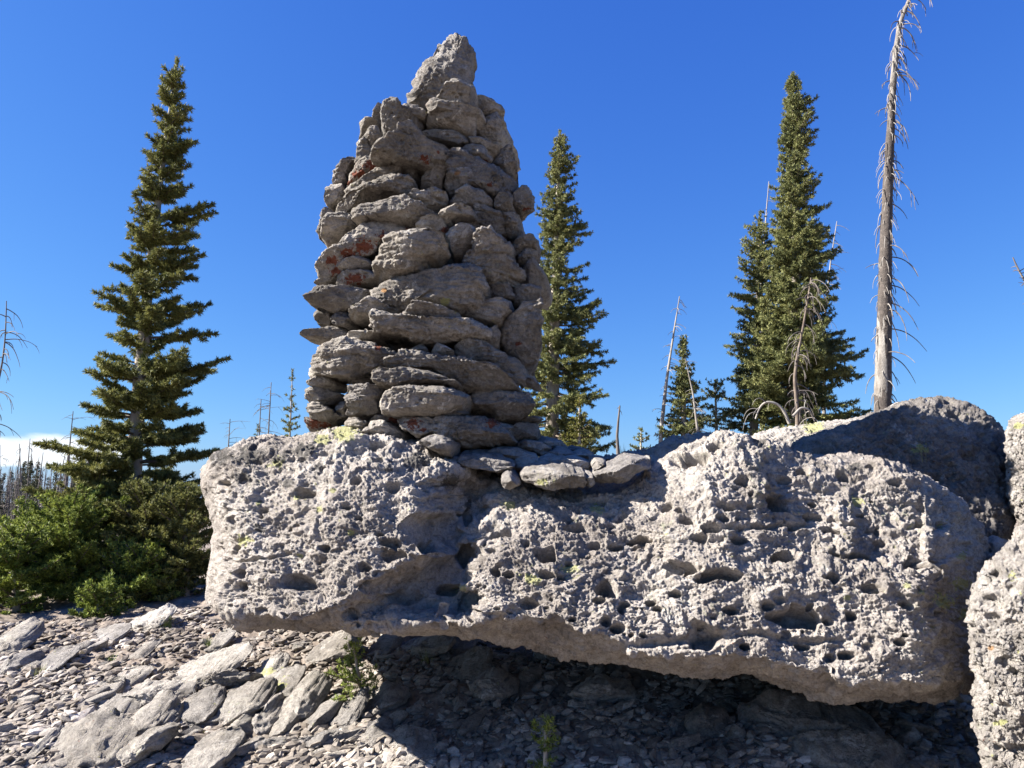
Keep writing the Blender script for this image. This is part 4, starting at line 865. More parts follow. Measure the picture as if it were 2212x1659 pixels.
slab(Z5, 'pale stone at the bottom edge in the shade left of the second seedling', [(1424, 1184), (1460, 1136), (1540, 1116), (1576, 1150), (1504, 1195)])
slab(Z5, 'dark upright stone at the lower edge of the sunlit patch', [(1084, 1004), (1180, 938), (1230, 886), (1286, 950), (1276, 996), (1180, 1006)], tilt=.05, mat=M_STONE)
slab(Z5, 'wide bedrock slab at the bottom edge in the boulder shadow', [(860, 1130), (960, 1048), (1050, 1036), (1180, 1058), (1296, 1100), (1204, 1156), (1000, 1186), (900, 1190)], f=.2)
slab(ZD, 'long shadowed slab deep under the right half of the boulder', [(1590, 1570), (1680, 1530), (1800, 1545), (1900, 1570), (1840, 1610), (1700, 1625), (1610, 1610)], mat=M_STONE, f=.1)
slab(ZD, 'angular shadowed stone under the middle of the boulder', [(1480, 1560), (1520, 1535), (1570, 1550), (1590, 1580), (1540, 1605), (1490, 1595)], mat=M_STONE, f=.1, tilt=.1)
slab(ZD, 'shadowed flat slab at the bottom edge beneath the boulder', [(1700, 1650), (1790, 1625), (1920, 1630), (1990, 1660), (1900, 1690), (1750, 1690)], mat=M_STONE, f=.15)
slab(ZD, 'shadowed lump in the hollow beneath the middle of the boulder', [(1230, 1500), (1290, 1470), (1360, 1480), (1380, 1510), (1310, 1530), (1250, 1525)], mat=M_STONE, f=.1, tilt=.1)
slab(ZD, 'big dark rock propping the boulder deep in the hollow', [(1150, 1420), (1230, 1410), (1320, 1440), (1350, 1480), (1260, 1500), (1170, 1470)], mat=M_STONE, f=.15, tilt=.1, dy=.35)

# ------------------------------------------------------------------ loose stones: copies of a few shapes
def pebble_mesh(name, seed, flat):
    n, m = 22, 14
    th = np.linspace(0, 2 * np.pi, n, endpoint=False); ph = np.linspace(-np.pi / 2 + .08, np.pi / 2 - .08, m)
    rg = np.random.default_rng(seed)
    c = np.abs(np.cos(ph)) ** .6
    G = np.stack([c[:, None] * np.cos(th), c[:, None] * np.sin(th), np.repeat((np.sign(ph) * np.abs(np.sin(ph)) ** .7)[:, None], n, 1)], -1)
    # chop by random planes for an angular look
    P = G.reshape(-1, 3)
    for _ in range(11):
        d = rg.normal(size=3); d /= np.linalg.norm(d); t = rg.uniform(.45, .85)
        h = P @ d; P = P - np.clip(h - t, 0, None)[:, None] * d
    P = P * np.array([1, rg.uniform(.55, .85), flat])
    P = P + (P / (np.linalg.norm(P, axis=1)[:, None] + .01)) * (0.07 * fbm(P * 2.6, 3, seed))[:, None] * np.array([1, 1, .7])
    P = np.vstack([P, P[:n].mean(0), P[-n:].mean(0)])
    k = np.arange(n); last = (m - 1) * n
    T = np.concatenate([np.stack([np.full(n, len(P) - 2), (k + 1) % n, k], 1), np.stack([np.full(n, len(P) - 1), last + k, last + (k + 1) % n], 1)])
    me = mesh_np(name, P, [grid_faces(m, n)[:, ::-1], T[:, ::-1]], shade=True)
    if me.polygons[n * 5].normal.dot(me.polygons[n * 5].center) < 0: me.flip_normals()
    me.set_sharp_from_angle(angle=R(38))
    return me
PEB = [pebble_mesh('loose_stone', 600 + i, [.26, .34, .45, .3, .6, .22, .38, .5][i]) for i in range(8)]
for me in PEB: me.materials.append(M_SLAB)
PEB_SHADE = []
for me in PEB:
    c = me.copy(); c.materials.clear(); c.materials.append(M_STONE); PEB_SHADE.append(c)  # darker copies for stones in the boulder's shadow: shade put into the colour
cand = 0; rg = np.random.default_rng(88)
pxs = []; 
while len(pxs) < 262:
    a = rg.uniform(-20, 2090); b = rg.uniform(1330, 1690)
    if a < 180 and b < 1400: continue
    if a < 430 and b < 1372 - 0.1 * a: continue
    lim = np.interp(a, bottom_px[:, 0], bottom_px[:, 1]) + 6
    if a > 440 and b < lim: continue
    if a > 1100 and rg.random() < 0.45: continue
    pxs.append((a, b))
pxs = np.array(pxs); hit, ok = ground_hit(pxs[:, 0], pxs[:, 1])
proto = None
for i, (p, h) in enumerate(zip(pxs, hit)):
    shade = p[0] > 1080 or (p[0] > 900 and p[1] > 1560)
    if proto is None:
        proto = bpy.data.objects.new('loose_stone', PEB[0]); o = proto
    else: o = proto.copy()
    COL.objects.link(o)
    o.data = (PEB_SHADE if shade else PEB)[i % 8]
    s = 0.026 + 0.075 * rg.random() ** 2.4
    o.location = (h[0], h[1], float(gz(h[0], h[1])) + .008 + s * .16)
    o.scale = (s * rg.uniform(.9, 1.7), s, s)
    o.rotation_euler = (rg.normal(0.12, .2), rg.normal(-0.18, .2), R(38 + rg.normal(0, 32)))
    left = p[0] < 560
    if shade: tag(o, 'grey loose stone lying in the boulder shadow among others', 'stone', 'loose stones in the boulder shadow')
    elif left: tag(o, 'pale loose stone on the gravel slope below the green bushes', 'stone', 'loose stones on the open gravel slope')
    else: tag(o, 'pale loose stone among the sunlit slabs under the boulder', 'stone', 'loose stones on the sunlit slabs under the boulder')

def build_gravel():
    rg = np.random.default_rng(5); n = 46000
    a = rg.uniform(-520, 2180, n); b = 1315 + 385 * rg.random(n)
    keep = ~((a > 1050) & (rg.random(n) < .55)) & ~((a < 300) & (b < 1345))
    a, b = a[keep], b[keep]
    hit, ok = ground_hit(a, b); hit = hit[ok & (hit[:, 1] < 8.6)]
    hit[:, :2] += rg.normal(0, .03, (len(hit), 2))
    hit = hit[perlin(hit * np.array([1.3, 2.1, 1.0]), 334) + .35 * rg.normal(size=len(hit)) > -.33]
    n = len(hit)
    base = []
    ico = np.array([[0, 0, -1], [.72, -.53, -.45], [-.28, -.85, -.45], [-.89, 0, -.45], [-.28, .85, -.45], [.72, .53, -.45], [.28, -.85, .45], [-.72, -.53, .45], [-.72, .53, .45], [.28, .85, .45], [.89, 0, .45], [0, 0, 1]])
    tri = np.array([[0, 2, 1], [1, 5, 0], [0, 3, 2], [0, 4, 3], [0, 5, 4], [1, 10, 5], [2, 6, 1], [3, 7, 2], [4, 8, 3], [5, 9, 4], [1, 6, 10], [2, 7, 6], [3, 8, 7], [4, 9, 8], [5, 10, 9], [6, 11, 10], [7, 11, 6], [8, 11, 7], [9, 11, 8], [10, 11, 9]])
    V = ico[None] * rg.uniform(.65, 1.25, (n, 12, 1))
    s = (0.0065 + 0.034 * rg.random(n) ** 3.6)
    V = V * np.stack([s * rg.uniform(1, 2.0, n), s * rg.uniform(.8, 1.2, n), s * rg.uniform(.3, .75, n)], -1)[:, None]
    th = R(38) + rg.normal(0, .7, n); tx = rg.normal(-.12, .28, n)
    x = V[..., 0] * np.cos(tx)[:, None] + V[..., 2] * np.sin(tx)[:, None]; z = -V[..., 0] * np.sin(tx)[:, None] + V[..., 2] * np.cos(tx)[:, None]; y = V[..., 1]
    V = np.stack([x * np.cos(th)[:, None] - y * np.sin(th)[:, None], x * np.sin(th)[:, None] + y * np.cos(th)[:, None], z], -1)
    hit[:, 2] = gz(hit[:, 0], hit[:, 1]) + s * .2 + .010
    V = V + hit[:, None]
    global TONE; TONE = np.repeat(np.clip(rg.beta(2, 2.2, n) + .25 * perlin(hit * 1.6, 333), 0, 1), 12)
    F = tri[None] + (np.arange(n) * 12)[:, None, None]
    return V.reshape(-1, 3), F.reshape(-1, 3)
V, F = build_gravel()
tag(link('gravel', mesh_np('gravel', V, F, {'tone': TONE}, shade=False), M_CHIP), 'loose stone chips covering the scree slope', 'gravel', kind='stuff')
# ------------------------------------------------------------------ conifers
UP = np.array([0, 0, 1.0])
def unit(v): return v / (np.linalg.norm(v, axis=-1, keepdims=True) + 1e-9)

def needles(P, D, rg, k, ln, wd, lift=0.25, spread=0.9):
    """k needle blades round each node P with axis D"""
    n = len(P)
    P = np.repeat(P, k, 0); D = np.repeat(D, k, 0)
    rv = rg.normal(size=(n * k, 3)); side = unit(rv - (rv * D).sum(1)[:, None] * D)
    side = unit(side + UP * lift)
    dr = unit(D * rg.uniform(.35, .9, (n * k, 1)) + side * spread)
    w = unit(np.cross(dr, rg.normal(size=(n * k, 3)))) * wd
    L = ln * rg.uniform(.7, 1.25, (n * k, 1))
    base = P + D * rg.uniform(-.5, .5, (n * k, 1)) * ln * .4
    V = np.stack([base - w * .5, base + w * .5, base + dr * L * .6 + w * .45, base + dr * L, base + dr * L * .6 - w * .45], 1)
    i = (np.arange(n * k) * 5)[:, None]
    F = i + np.array([[0, 1, 2, 3, 4]])
    var = np.repeat(rg.random(n * k), 5)
    return V.reshape(-1, 3), F, var

def conifer(name, label, cat, base, top, r0, prof, mat, seed, style='fir', nbr=120, f0=0.0, node=0.03, nk=5, nl=0.045, nw=0.011, group=None, dens=1.0, bark=None, sparse=0.0, curve=0.0, trunk_from=0.0, depth_ratio=1.0, whorls=34, clump=.5):
    """prof: rows (fraction of height, reach left, reach right) in metres"""
    rg = np.random.default_rng(seed)
    base = np.array(base, float); top = np.array(top, float); axis = top - base; H = np.linalg.norm(axis)
    prof = np.array(prof, float)
    bow = np.array([curve, 0, 0])
    def tp(f): f = np.asarray(f)[..., None]; return base + axis * f + bow * (np.sin(np.pi * f))
    root = empty(name, base, label, cat, group)
    fs = np.linspace(-0.03, 1, 40)
    rad = r0 * (1 - np.clip(fs, 0, 1)) ** .85 + .006
    rad[:3] *= [1.35, 1.2, 1.08]
    V, F = tube(tp(fs), rad, 10)
    V = V + (0.08 * r0 * fbm(V * np.array([14, 14, 5]), 2, seed))[:, None] * unit(V - tp(np.clip((V[:, 2] - base[2]) / axis[2], 0, 1))) * np.array([1, 1, 0])
    t_o = link('trunk', mesh_np('trunk', V - base, F), bark or M_BARK, root)
    segP, segD, wood = [], [], []
    f = np.sort(f0 + (0.985 - f0) * (rg.random(nbr) ** (1.12 if style == 'fir' else .92)))
    if style == 'fir' and nbr > 100:
        wh = f0 + (.985 - f0) * np.sort((np.arange(whorls) + rg.normal(0, .28, whorls)) / whorls).clip(0, 1)
        f = np.sort(wh[rg.integers(0, whorls, nbr)] + rg.normal(0, .0035, nbr)).clip(f0, .985)
    phi0 = 0
    for i, fi in enumerate(f):
        phi0 += 2.399 + rg.normal(0, .35); phi = phi0
        L = np.interp(fi, prof[:, 0], prof[:, 1]); Rr = np.interp(fi, prof[:, 0], prof[:, 2])
        c = math.cos(phi); s = math.sin(phi)
        reach = (Rr if c > 0 else L) * abs(c) ** 1.5 + (1 - abs(c) ** 1.5) * depth_ratio * (L + Rr) / 2
        lb = reach * rg.uniform(.80, 1.06)
        if rg.random() < .10: lb *= 1.15
        if rg.random() < .25: lb *= rg.uniform(.45, .75)
        lb *= 1 + clump * float(perlin(np.array([[fi * 17, 1.3 * c, 1.3 * s + seed]]), 5)[0])
        lb = max(lb, .05)
        hd = np.array([c, s, 0])
        if style == 'fir':
            a0 = np.interp(fi, [0, .2, .6, 1], [-.12, 0.02, .16, .5]) + rg.normal(0, .07); cv = rg.uniform(.0, .22)
        elif style == 'bush':
            a0 = np.interp(fi, [0, .4, 1], [.05, .28, .9]) + rg.normal(0, .12); cv = rg.uniform(0, .25)
        else:
            a0 = np.interp(fi, [0, .3, .7, 1], [-.30, -.24, -.05, .45]) + rg.normal(0, .09); cv = rg.uniform(.12, .38)
        n = max(5, int(lb / .05)); s_ = np.linspace(0, 1, n)
        P = tp(fi) + hd * (s_ * lb)[:, None] + UP * ((a0 * s_ + cv * s_ ** 2.2) * lb)[:, None]
        side = np.array([-s, c, 0])
        P = P + side * (rg.normal(0, .08) * s_ ** 2 * lb)[:, None]
        if lb > .12: wood.append(tube(P[::max(1, n // 6)] if n > 6 else P, np.linspace(.008 + .011 * lb, .004, len(P[::max(1, n // 6)] if n > 6 else P)), 4))
        T = unit(np.gradient(P, axis=0))
        # nodes on the branch itself
        bare = np.interp(fi, [0, .5, 1], [.38, .22, 0.0]) * (1 if style != 'bush' else .6)
        m = s_ > bare
        k = max(2, int((1 - bare) * lb / node)); q = np.linspace(bare, 1, k)
        BP = np.stack([np.interp(q, s_, P[:, j]) for j in range(3)], 1); BT = unit(np.stack([np.interp(q, s_, T[:, j]) for j in range(3)], 1))
        segP.append(BP); segD.append(BT)
        # side twigs in a flat spray
        nt = int(lb * (1 - bare) / .055 * dens)
        if nt < 1: continue
        q = bare + (1 - bare) * (np.arange(nt) + rg.random(nt)) / nt * .98
        sg = np.where(np.arange(nt) % 2 == 0, 1, -1)
        tb = np.stack([np.interp(q, s_, P[:, j]) for j in range(3)], 1); tt = unit(np.stack([np.interp(q, s_, T[:, j]) for j in range(3)], 1))
        sd = unit(np.cross(UP, tt)) * sg[:, None]
        an = rg.normal(.85, .16, nt)
        droop = rg.normal(.05, .16, nt) if style == 'fir' else rg.normal(-.34, .34, nt) if style != 'bush' else rg.normal(.14, .18, nt)
        td = unit(tt * np.cos(an)[:, None] + sd * np.sin(an)[:, None] + UP * droop[:, None])
        tl = np.clip((.40 * lb * (1 - q) ** .8 + .03) * rg.uniform(.5, 1.15, nt), .04, .42 if style != 'spruce' else .5)
        keep = rg.random(nt) > sparse
        tb, td, tl = tb[keep], td[keep], tl[keep]
        for p_, d_, l_ in zip(tb, td, tl):
            kk = max(2, int(l_ / node)); w = (np.arange(kk) + .6) / kk
            segP.append(p_ + d_ * (w * l_)[:, None] + UP * (.12 * (w ** 2) * l_)[:, None]); segD.append(np.repeat(d_[None], kk, 0))
            # secondary
            ns = int(l_ / .07)
            for j in range(ns):
                ww = (j + rg.random()) / max(ns, 1)
                sd2 = unit(np.cross(UP, d_)) * (1 if j % 2 else -1)
                d2 = unit(d_ * .65 + sd2 * .75 + UP * rg.normal(.05, .15)); l2 = (.42 * l_ * (1 - ww) + .03) * rg.uniform(.6, 1.1)
                k2 = max(1, int(l2 / node)); w2 = (np.arange(k2) + .6) / k2
                segP.append(p_ + d_ * ww * l_ + d2 * (w2 * l2)[:, None]); segD.append(np.repeat(d2[None], k2, 0))
    # leader
    q = np.linspace(.955, 1.0, max(4, int(.045 * H / (node * .6)))); segP.append(tp(q)); segD.append(np.repeat(unit(axis)[None], len(q), 0))
    P = np.concatenate(segP); D = np.concatenate(segD)
    V, F, var = needles(P, D, rg, nk, nl, nw)
    if wood:
        WV, WF = merge(wood)
        link('branches', mesh_np('branches', WV - base, WF), M_TWIG, root)
    link('crown', mesh_np('crown', V - base, F, {'var': var}, shade=False), mat, root)
    return root, t_o, tp

def ground_pt(px, py, Y, sink=0.05):
    p = at(px, py, Y); return np.array([p[0], p[1], float(terr(p[0], p[1])) - sink])

def traced(rows, base_py, top_py, Y):
    """rows (py, left px, right px) -> profile rows"""
    k = Y / FPX
    return sorted([((base_py - a) / (base_py - top_py), l * k, r * k) for a, l, r in rows])

# the big subalpine fir
Yf = 9.4
b = ground_pt(272, 1340, Yf); tpt = at(383, 128, Yf)
prof = traced([(128, 6, 6), (150, 20, 20), (230, 26, 34), (300, 28, 54), (340, 36, 52), (400, 36, 64), (455, 40, 66), (510, 28, 104), (570, 66, 118), (590, 40, 120), (640, 46, 120), (665, 86, 100), (690, 74, 140), (745, 112, 108), (780, 60, 130), (810, 62, 185), (870, 84, 150), (940, 92, 180), (1000, 110, 150), (1080, 150, 165), (1150, 170, 170), (1250, 160, 180), (1340, 120, 170)], 1340, 128, Yf)
root_fir, _, _ = conifer('fir_tree', 'tallest dark fir on the left with a pale trunk and ragged tiers', 'tree', b, tpt, .105, prof, M_FIR, 11, 'fir', nbr=310, f0=.03, node=.024, nk=16, nl=.054, nw=.0088, dens=1.15, curve=-.10, whorls=44)

# bushy young firs round its foot
def bush(label, px, py_base, py_top, Y, rows, seed, nbr, mat=M_BUSH, lean=0):
    b = ground_pt(px, py_base, Y); t = at(px + lean, py_top, Y)
    return conifer('fir_bush', label, 'bush', b, t, .03, traced(rows, py_base, py_top, Y), mat, seed, 'bush', nbr=nbr, f0=.0, node=.022, nk=13, nl=.040, nw=.0085, group='bushy firs below the tall fir', dens=1.2)
bush('bright green fir bush at the left edge of the picture', 30, 1385, 1150, 7.6, [(1150, 8, 8), (1200, 70, 70), (1280, 130, 110), (1385, 120, 90)], 21, 70)
bush('broad bright green fir bush below the trunk of the tall fir', 150, 1375, 1085, 8.0, [(1085, 8, 8), (1150, 70, 80), (1250, 130, 110), (1375, 110, 70)], 22, 95)
bush('small rounded bright green bush sitting in front of the others', 215, 1372, 1270, 7.2, [(1270, 8, 8), (1310, 50, 50), (1372, 45, 50)], 23, 40)
bush('dark bush between the tall fir and the end of the boulder', 400, 1350, 1050, 8.2, [(1050, 8, 8), (1120, 60, 60), (1220, 90, 85), (1350, 100, 85)], 24, 85, M_FIR)
bush('fir bush with olive tips left of the tall fir trunk', 205, 1340, 990, 9.0, [(990, 8, 8), (1040, 50, 50), (1130, 100, 90), (1250, 120, 120), (1340, 120, 120)], 25, 95, M_FIR)
bush('dark low bush under the middle of the green bushes', 300, 1365, 1190, 7.9, [(1190, 8, 8), (1250, 70, 70), (1365, 100, 90)], 26, 60)
bush('tall olive bush hiding the lowest part of the tall fir trunk', 318, 1350, 1055, 8.3, [(1055, 8, 8), (1110, 60, 55), (1200, 95, 90), (1350, 110, 100)], 27, 110, M_FIR)
bush('green bush half hidden behind the bushes at the left edge', 95, 1330, 1120, 8.9, [(1120, 8, 8), (1170, 60, 60), (1240, 90, 90), (1330, 100, 100)], 28, 80)

Ys = 15.5
b = ground_pt(1190, 1010, Ys); t = at(1209, 283, Ys)
zb = to_px(b)[1]
prof = traced([(283, 2, 2), (330, 14, 24), (370, 24, 38), (430, 30, 42), (460, 44, 58), (500, 44, 58), (560, 46, 54), (640, 58, 78), (720, 62, 88), (780, 70, 100), (850, 80, 130), (920, 80, 138), (1000, 80, 120)], 1010, 283, Ys)
conifer('spruce_tree', 'slender dark spruce standing right behind the cairn', 'tree', b, t, .15, prof, M_SPRUCE, 31, 'spruce', nbr=420, f0=.03, node=.036, nk=12, nl=.062, nw=.0125, dens=.8)
Yr = 15.0
b = ground_pt(1718, 930, Yr); t = at(1713, 157, Yr)
prof = traced([(157, 4, 4), (200, 18, 22), (250, 22, 44), (290, 24, 54), (330, 30, 34), (380, 36, 52), (450, 48, 60), (500, 60, 84), (570, 78, 90), (640, 95, 84), (700, 112, 98), (735, 104, 160), (760, 106, 110), (800, 114, 130), (860, 118, 150), (930, 118, 140)], 930, 157, Yr)
conifer('spruce_tree', 'broad dense spruce on the right beside the bare snag', 'tree', b, t, .17, prof, M_SPRUCE, 32, 'spruce', nbr=680, f0=.02, node=.038, nk=12, nl=.062, nw=.0125, dens=.85)
b = ground_pt(1622, 935, 16.0); t = at(1642, 458, 16.0)
conifer('spruce_tree', 'smaller spruce merging into the left flank of the broad one', 'tree', b, t, .10, traced([(452, 3, 3), (500, 28, 22), (560, 48, 40), (650, 50, 50), (750, 62, 60), (850, 72, 70), (935, 72, 70)], 935, 452, 16.5), M_SPRUCE, 33, 'spruce', nbr=280, f0=.03, node=.040, nk=12, nl=.062, nw=.0125, dens=.8)
b = ground_pt(1477, 985, 15); t = at(1476, 727, 15)
conifer('spruce_tree', 'small narrow spruce between two pale leaning dead trunks', 'tree', b, t, .07, traced([(727, 2, 2), (780, 20, 20), (850, 34, 38), (920, 48, 52), (985, 56, 56)], 985, 727, 15), M_SPRUCE, 34, 'spruce', nbr=190, f0=.03, node=.036, nk=11, nl=.055, nw=.012, dens=1.0)
b = ground_pt(1548, 975, 16); t = at(1545, 822, 16)
conifer('spruce_tree', 'scruffy thinning little spruce left of the broad spruce', 'tree', b, t, .05, traced([(822, 8, 8), (850, 32, 30), (900, 40, 44), (975, 44, 44)], 975, 822, 16), M_SPRUCE, 35, 'spruce', nbr=70, f0=.03, node=.04, nk=9, nl=.055, nw=.012, dens=.9, sparse=.15)
b = ground_pt(1251, 1010, 12.5); t = at(1252, 856, 12.5)
conifer('spruce_sapling', 'yellowish sapling in front of the slender spruce by the cairn', 'tree', b, t, .03, traced([(856, 2, 2), (885, 10, 10), (920, 28, 28), (1010, 46, 46)], 1010, 856, 12.5), M_YOUNG, 36, 'fir', nbr=80, f0=.05, node=.03, nk=9, nl=.045, nw=.013, dens=.8)
b = ground_pt(1384, 1000, 13); t = at(1385, 928, 13)
conifer('fir_sapling', 'tiny sparse fir on the skyline right of the slender spruce', 'tree', b, t, .018, traced([(928, 2, 2), (945, 14, 14), (975, 26, 28), (1000, 28, 28)], 1000, 928, 13), M_SPRUCE, 37, 'fir', nbr=34, f0=.1, node=.035, nk=8, nl=.045, nw=.012, dens=.5)
b = ground_pt(624, 975, 16); t = at(632, 800, 16)
conifer('fir_sapling', 'small tiered fir on the skyline left of the cairn', 'tree', b, t, .04, traced([(800, 2, 2), (830, 12, 12), (870, 26, 26), (920, 36, 36), (975, 40, 42)], 975, 800, 16), M_FIR, 38, 'fir', nbr=95, f0=.05, node=.036, nk=9, nl=.055, nw=.013, dens=1.0)
b = ground_pt(552, 985, 18); t = at(557, 918, 18)
conifer('fir_sapling', 'tiny fir top peeping over the boulder, left of the tiered fir', 'tree', b, t, .03, traced([(918, 2, 2), (945, 14, 14), (985, 20, 20)], 985, 918, 18), M_FIR, 39, 'fir', nbr=40, f0=.1, node=.04, nk=9, nl=.055, nw=.014, dens=.5)
b = ground_pt(35, 1190, 15); t = at(42, 1075, 15)
conifer('fir_sapling', 'small yellowish fir at the left edge before the dead forest', 'tree', b, t, .04, traced([(1075, 2, 2), (1110, 12, 12), (1150, 20, 20), (1190, 26, 26)], 1190, 1075, 15), M_YOUNG, 40, 'fir', nbr=50, f0=.03, node=.045, nk=5, nl=.055, nw=.014, dens=.6)
# seedlings on the scree
M_SEED = needle_mat('seedling_needles', (0.10, 0.14, 0.03), (0.22, 0.27, 0.06), (0.36, 0.40, 0.10))
def seedling(label, px, py_base, py_top, rows, seed, mat, nbr, lean):
    h, ok = ground_hit(px, py_base); Y = float(h[0, 1]) - .1
    b = at(px, py_base, Y); b[2] = max(b[2] - .02, terr(b[0], b[1])); t = at(px + lean, py_top, Y)
    return conifer('fir_seedling', label, 'plant', b, t, .008, traced(rows, py_base, py_top, Y), mat, seed, 'bush', nbr=nbr, f0=.02, node=.011, nk=7, nl=.021, nw=.0042, dens=1.7)
seedling('little green fir seedling growing among the sunlit slabs', 785, 1512, 1392, [(1392, 4, 4), (1425, 34, 18), (1460, 78, 26), (1490, 70, 28), (1512, 48, 20)], 51, M_SEED, 28, -22)
seedling('little fir seedling standing in the boulder shadow at the bottom', 1178, 1660, 1572, [(1572, 4, 4), (1600, 22, 22), (1630, 26, 24), (1660, 20, 20)], 52, M_BUSH, 24, 0)

# ------------------------------------------------------------------ dead trees
def limb_curve(p0, d0, ln, droop, rg, n=14, wig=.12):
    P = [np.array(p0, float)]; d = unit(np.array(d0, float)); st = ln / (n - 1)
    for i in range(n - 1):
        d = unit(d + np.array([0, 0, -droop / n]) + rg.normal(0, wig / 3, 3)); P.append(P[-1] + d * st)
    return np.array(P)

def snag(name, label, base, pts, r0, r1, mat, seed, limbs, group=None, side=0.65, llen=(.2, .7), droop=2.2, lr=.012, lmat=None, hmin=.12, forks=2, k=10, each=True, fringe=0):
    """dead trunk along pts with thin drooping limbs"""
    rg = np.random.default_rng(seed); base = np.array(base, float)
    root = empty(name, base, label, 'dead tree', group)
    pts = np.array(pts, float); L = np.concatenate([[0], np.cumsum(np.linalg.norm(np.diff(pts, axis=0), axis=1))]); L /= L[-1]
    f = np.linspace(0, 1, 60)
    P = np.stack([np.interp(f, L, pts[:, j]) for j in range(3)], 1)
    for _ in range(3): P[1:-1] = .25 * P[:-2] + .5 * P[1:-1] + .25 * P[2:]
    r = r0 + (r1 - r0) * f ** 1.05; r[:4] *= [1.35, 1.2, 1.1, 1.04]
    V, F = tube(P, r, k)
    V = V + rg.normal(0, .02 * r0, V.shape) * np.array([1, 1, 0])
    link('trunk', mesh_np('trunk', V - base, F), mat, root)
    allp = []
    for i in range(limbs):
        fi = hmin + (0.985 - hmin) * rg.random() ** .85
        p0 = np.array([np.interp(fi, f, P[:, j]) for j in range(3)])
        right = rg.random() < side; az = rg.normal(0 if right else math.pi, .75)
        ln = rg.uniform(*llen) * (1 if right else .55) * (1.1 - .45 * fi)
        Q = limb_curve(p0, [math.cos(az), math.sin(az), rg.normal(.18, .25)], ln, droop * rg.uniform(.3, 1.2), rg)
        parts = [tube(Q, np.linspace(lr, lr * .3, len(Q)), 5)]
        for _ in range(rg.integers(0, forks + 1)):
            j = rg.integers(4, 12); d = unit(Q[j] - Q[j - 1]) + rg.normal(0, .6, 3) + np.array([0, 0, -.4])
            parts.append(tube(limb_curve(Q[j], d, ln * rg.uniform(.2, .5), droop * .6, rg, 7), np.linspace(lr * .55, lr * .25, 7), 4))
        if each:
            v, fa = merge(parts); link('branch', mesh_np('branch', v - base, fa), lmat or mat, root)
        else: allp += parts
    if fringe:
        parts = []
        for i in range(fringe):
            fi = .04 + .93 * rg.random(); p0 = np.array([np.interp(fi, f, P[:, j]) for j in range(3)]); az = rg.uniform(0, 6.28)
            d0 = np.array([math.cos(az), math.sin(az), rg.normal(-.1, .4)])
            Q = limb_curve(p0 + d0 * r0 * (1 - fi) * .7, d0, rg.uniform(.08, .34), 3.5, rg, 7, .35)
            parts.append(tube(Q, np.linspace(.0085, .003, 7), 4))
        v, fa = merge(parts); tw_ = link('twigs', mesh_np('twigs', v - base, fa), M_DEAD, root); tw_['kind'] = 'stuff'
    if allp:
        v, fa = merge(allp); link('branches', mesh_np('branches', v - base, fa), lmat or mat, root)
    return root

def snag_bark():
    m, nt, b_ = nodes('peeling_bark_snag'); N = NB(nt)
    pos = N.n('ShaderNodeNewGeometry').outputs['Position']
    mp = N.n('ShaderNodeMapping'); mp.inputs['Scale'].default_value = (1, 1, .28); N.l(pos, mp.inputs[0])
    n1 = N.math('ADD', N.math('MULTIPLY', N.math('SUBTRACT', N.noise(mp.outputs[0], 9, 6, .7, .6), .5), 1.5), .5)
    sep = N.n('ShaderNodeSeparateXYZ'); N.l(pos, sep.inputs[0])
    # bark still clings to the middle of the trunk and has fallen from the top and a long strip low down
    mid = N.math('MULTIPLY', N.step(sep.outputs['Z'], 4.0, 4.9), N.math('SUBTRACT', 1.0, N.step(sep.outputs['Z'], 7.0, 9.6)))
    low = N.math('SUBTRACT', 1.0, N.step(sep.outputs['Z'], 4.2, 4.9)); rs = N.step(sep.outputs['X'], SX - .06, SX + .07)
    foot = N.math('SUBTRACT', 1.0, N.step(sep.outputs['Z'], 3.0, 3.35))
    mid = N.math('MAXIMUM', N.math('MAXIMUM', mid, N.math('MULTIPLY', low, rs)), foot)
    barkf = N.step(N.math('ADD', n1, N.math('MULTIPLY', N.math('SUBTRACT', mid, .5), .42)), .45, .52)
    wood = N.ramp(N.noise(mp.outputs[0], 16, 5, .6), [(.3, (.11, .095, .08)), (.7, (.25, .23, .205))])
    bark = N.ramp(N.noise(pos, 18, 6, .7), [(.3, (.025, .020, .017)), (.6, (.075, .060, .050)), (.8, (.19, .165, .145))])
    N.l(N.mix(barkf, wood, bark), b_.inputs['Base Color']); b_.inputs['Roughness'].default_value = .85
    bp = N.n('ShaderNodeBump'); bp.inputs['Strength'].default_value = .6; bp.inputs['Distance'].default_value = .03
    N.l(N.math('ADD', barkf, N.noise(pos, 30, 5, .7)), bp.inputs['Height']); N.l(bp.outputs[0], b_.inputs['Normal'])
    return m
M_LIMB = plain_mat('weathered_limb', [(0.35, (0.05, 0.04, 0.033)), (0.5, (0.13, 0.11, 0.095)), (0.65, (0.27, 0.25, 0.225))], 3.0, .85, bump=0)
Yd = 12.5
SX = float(at(1909, 800, Yd)[0])
M_SNAG = snag_bark()
bs = ground_pt(1902, 930, Yd)
tr = [bs, at(1907, 850, Yd), at(1910, 700, Yd), at(1914, 500, Yd), at(1921, 330, Yd), at(1928, 200, Yd), at(1935, 110, Yd), at(1943, 50, Yd), at(1962, 2, Yd), at(1975, -25, Yd)]
snag('dead_snag', 'tall bare snag with dark peeling bark and silver top', bs, tr, .152, .026, M_SNAG, 61, 98, side=.70, llen=(.14, .9), droop=3.4, lr=.0125, forks=3, lmat=M_LIMB, fringe=260)
Yw = 15
bw = ground_pt(1424, 985, Yw)
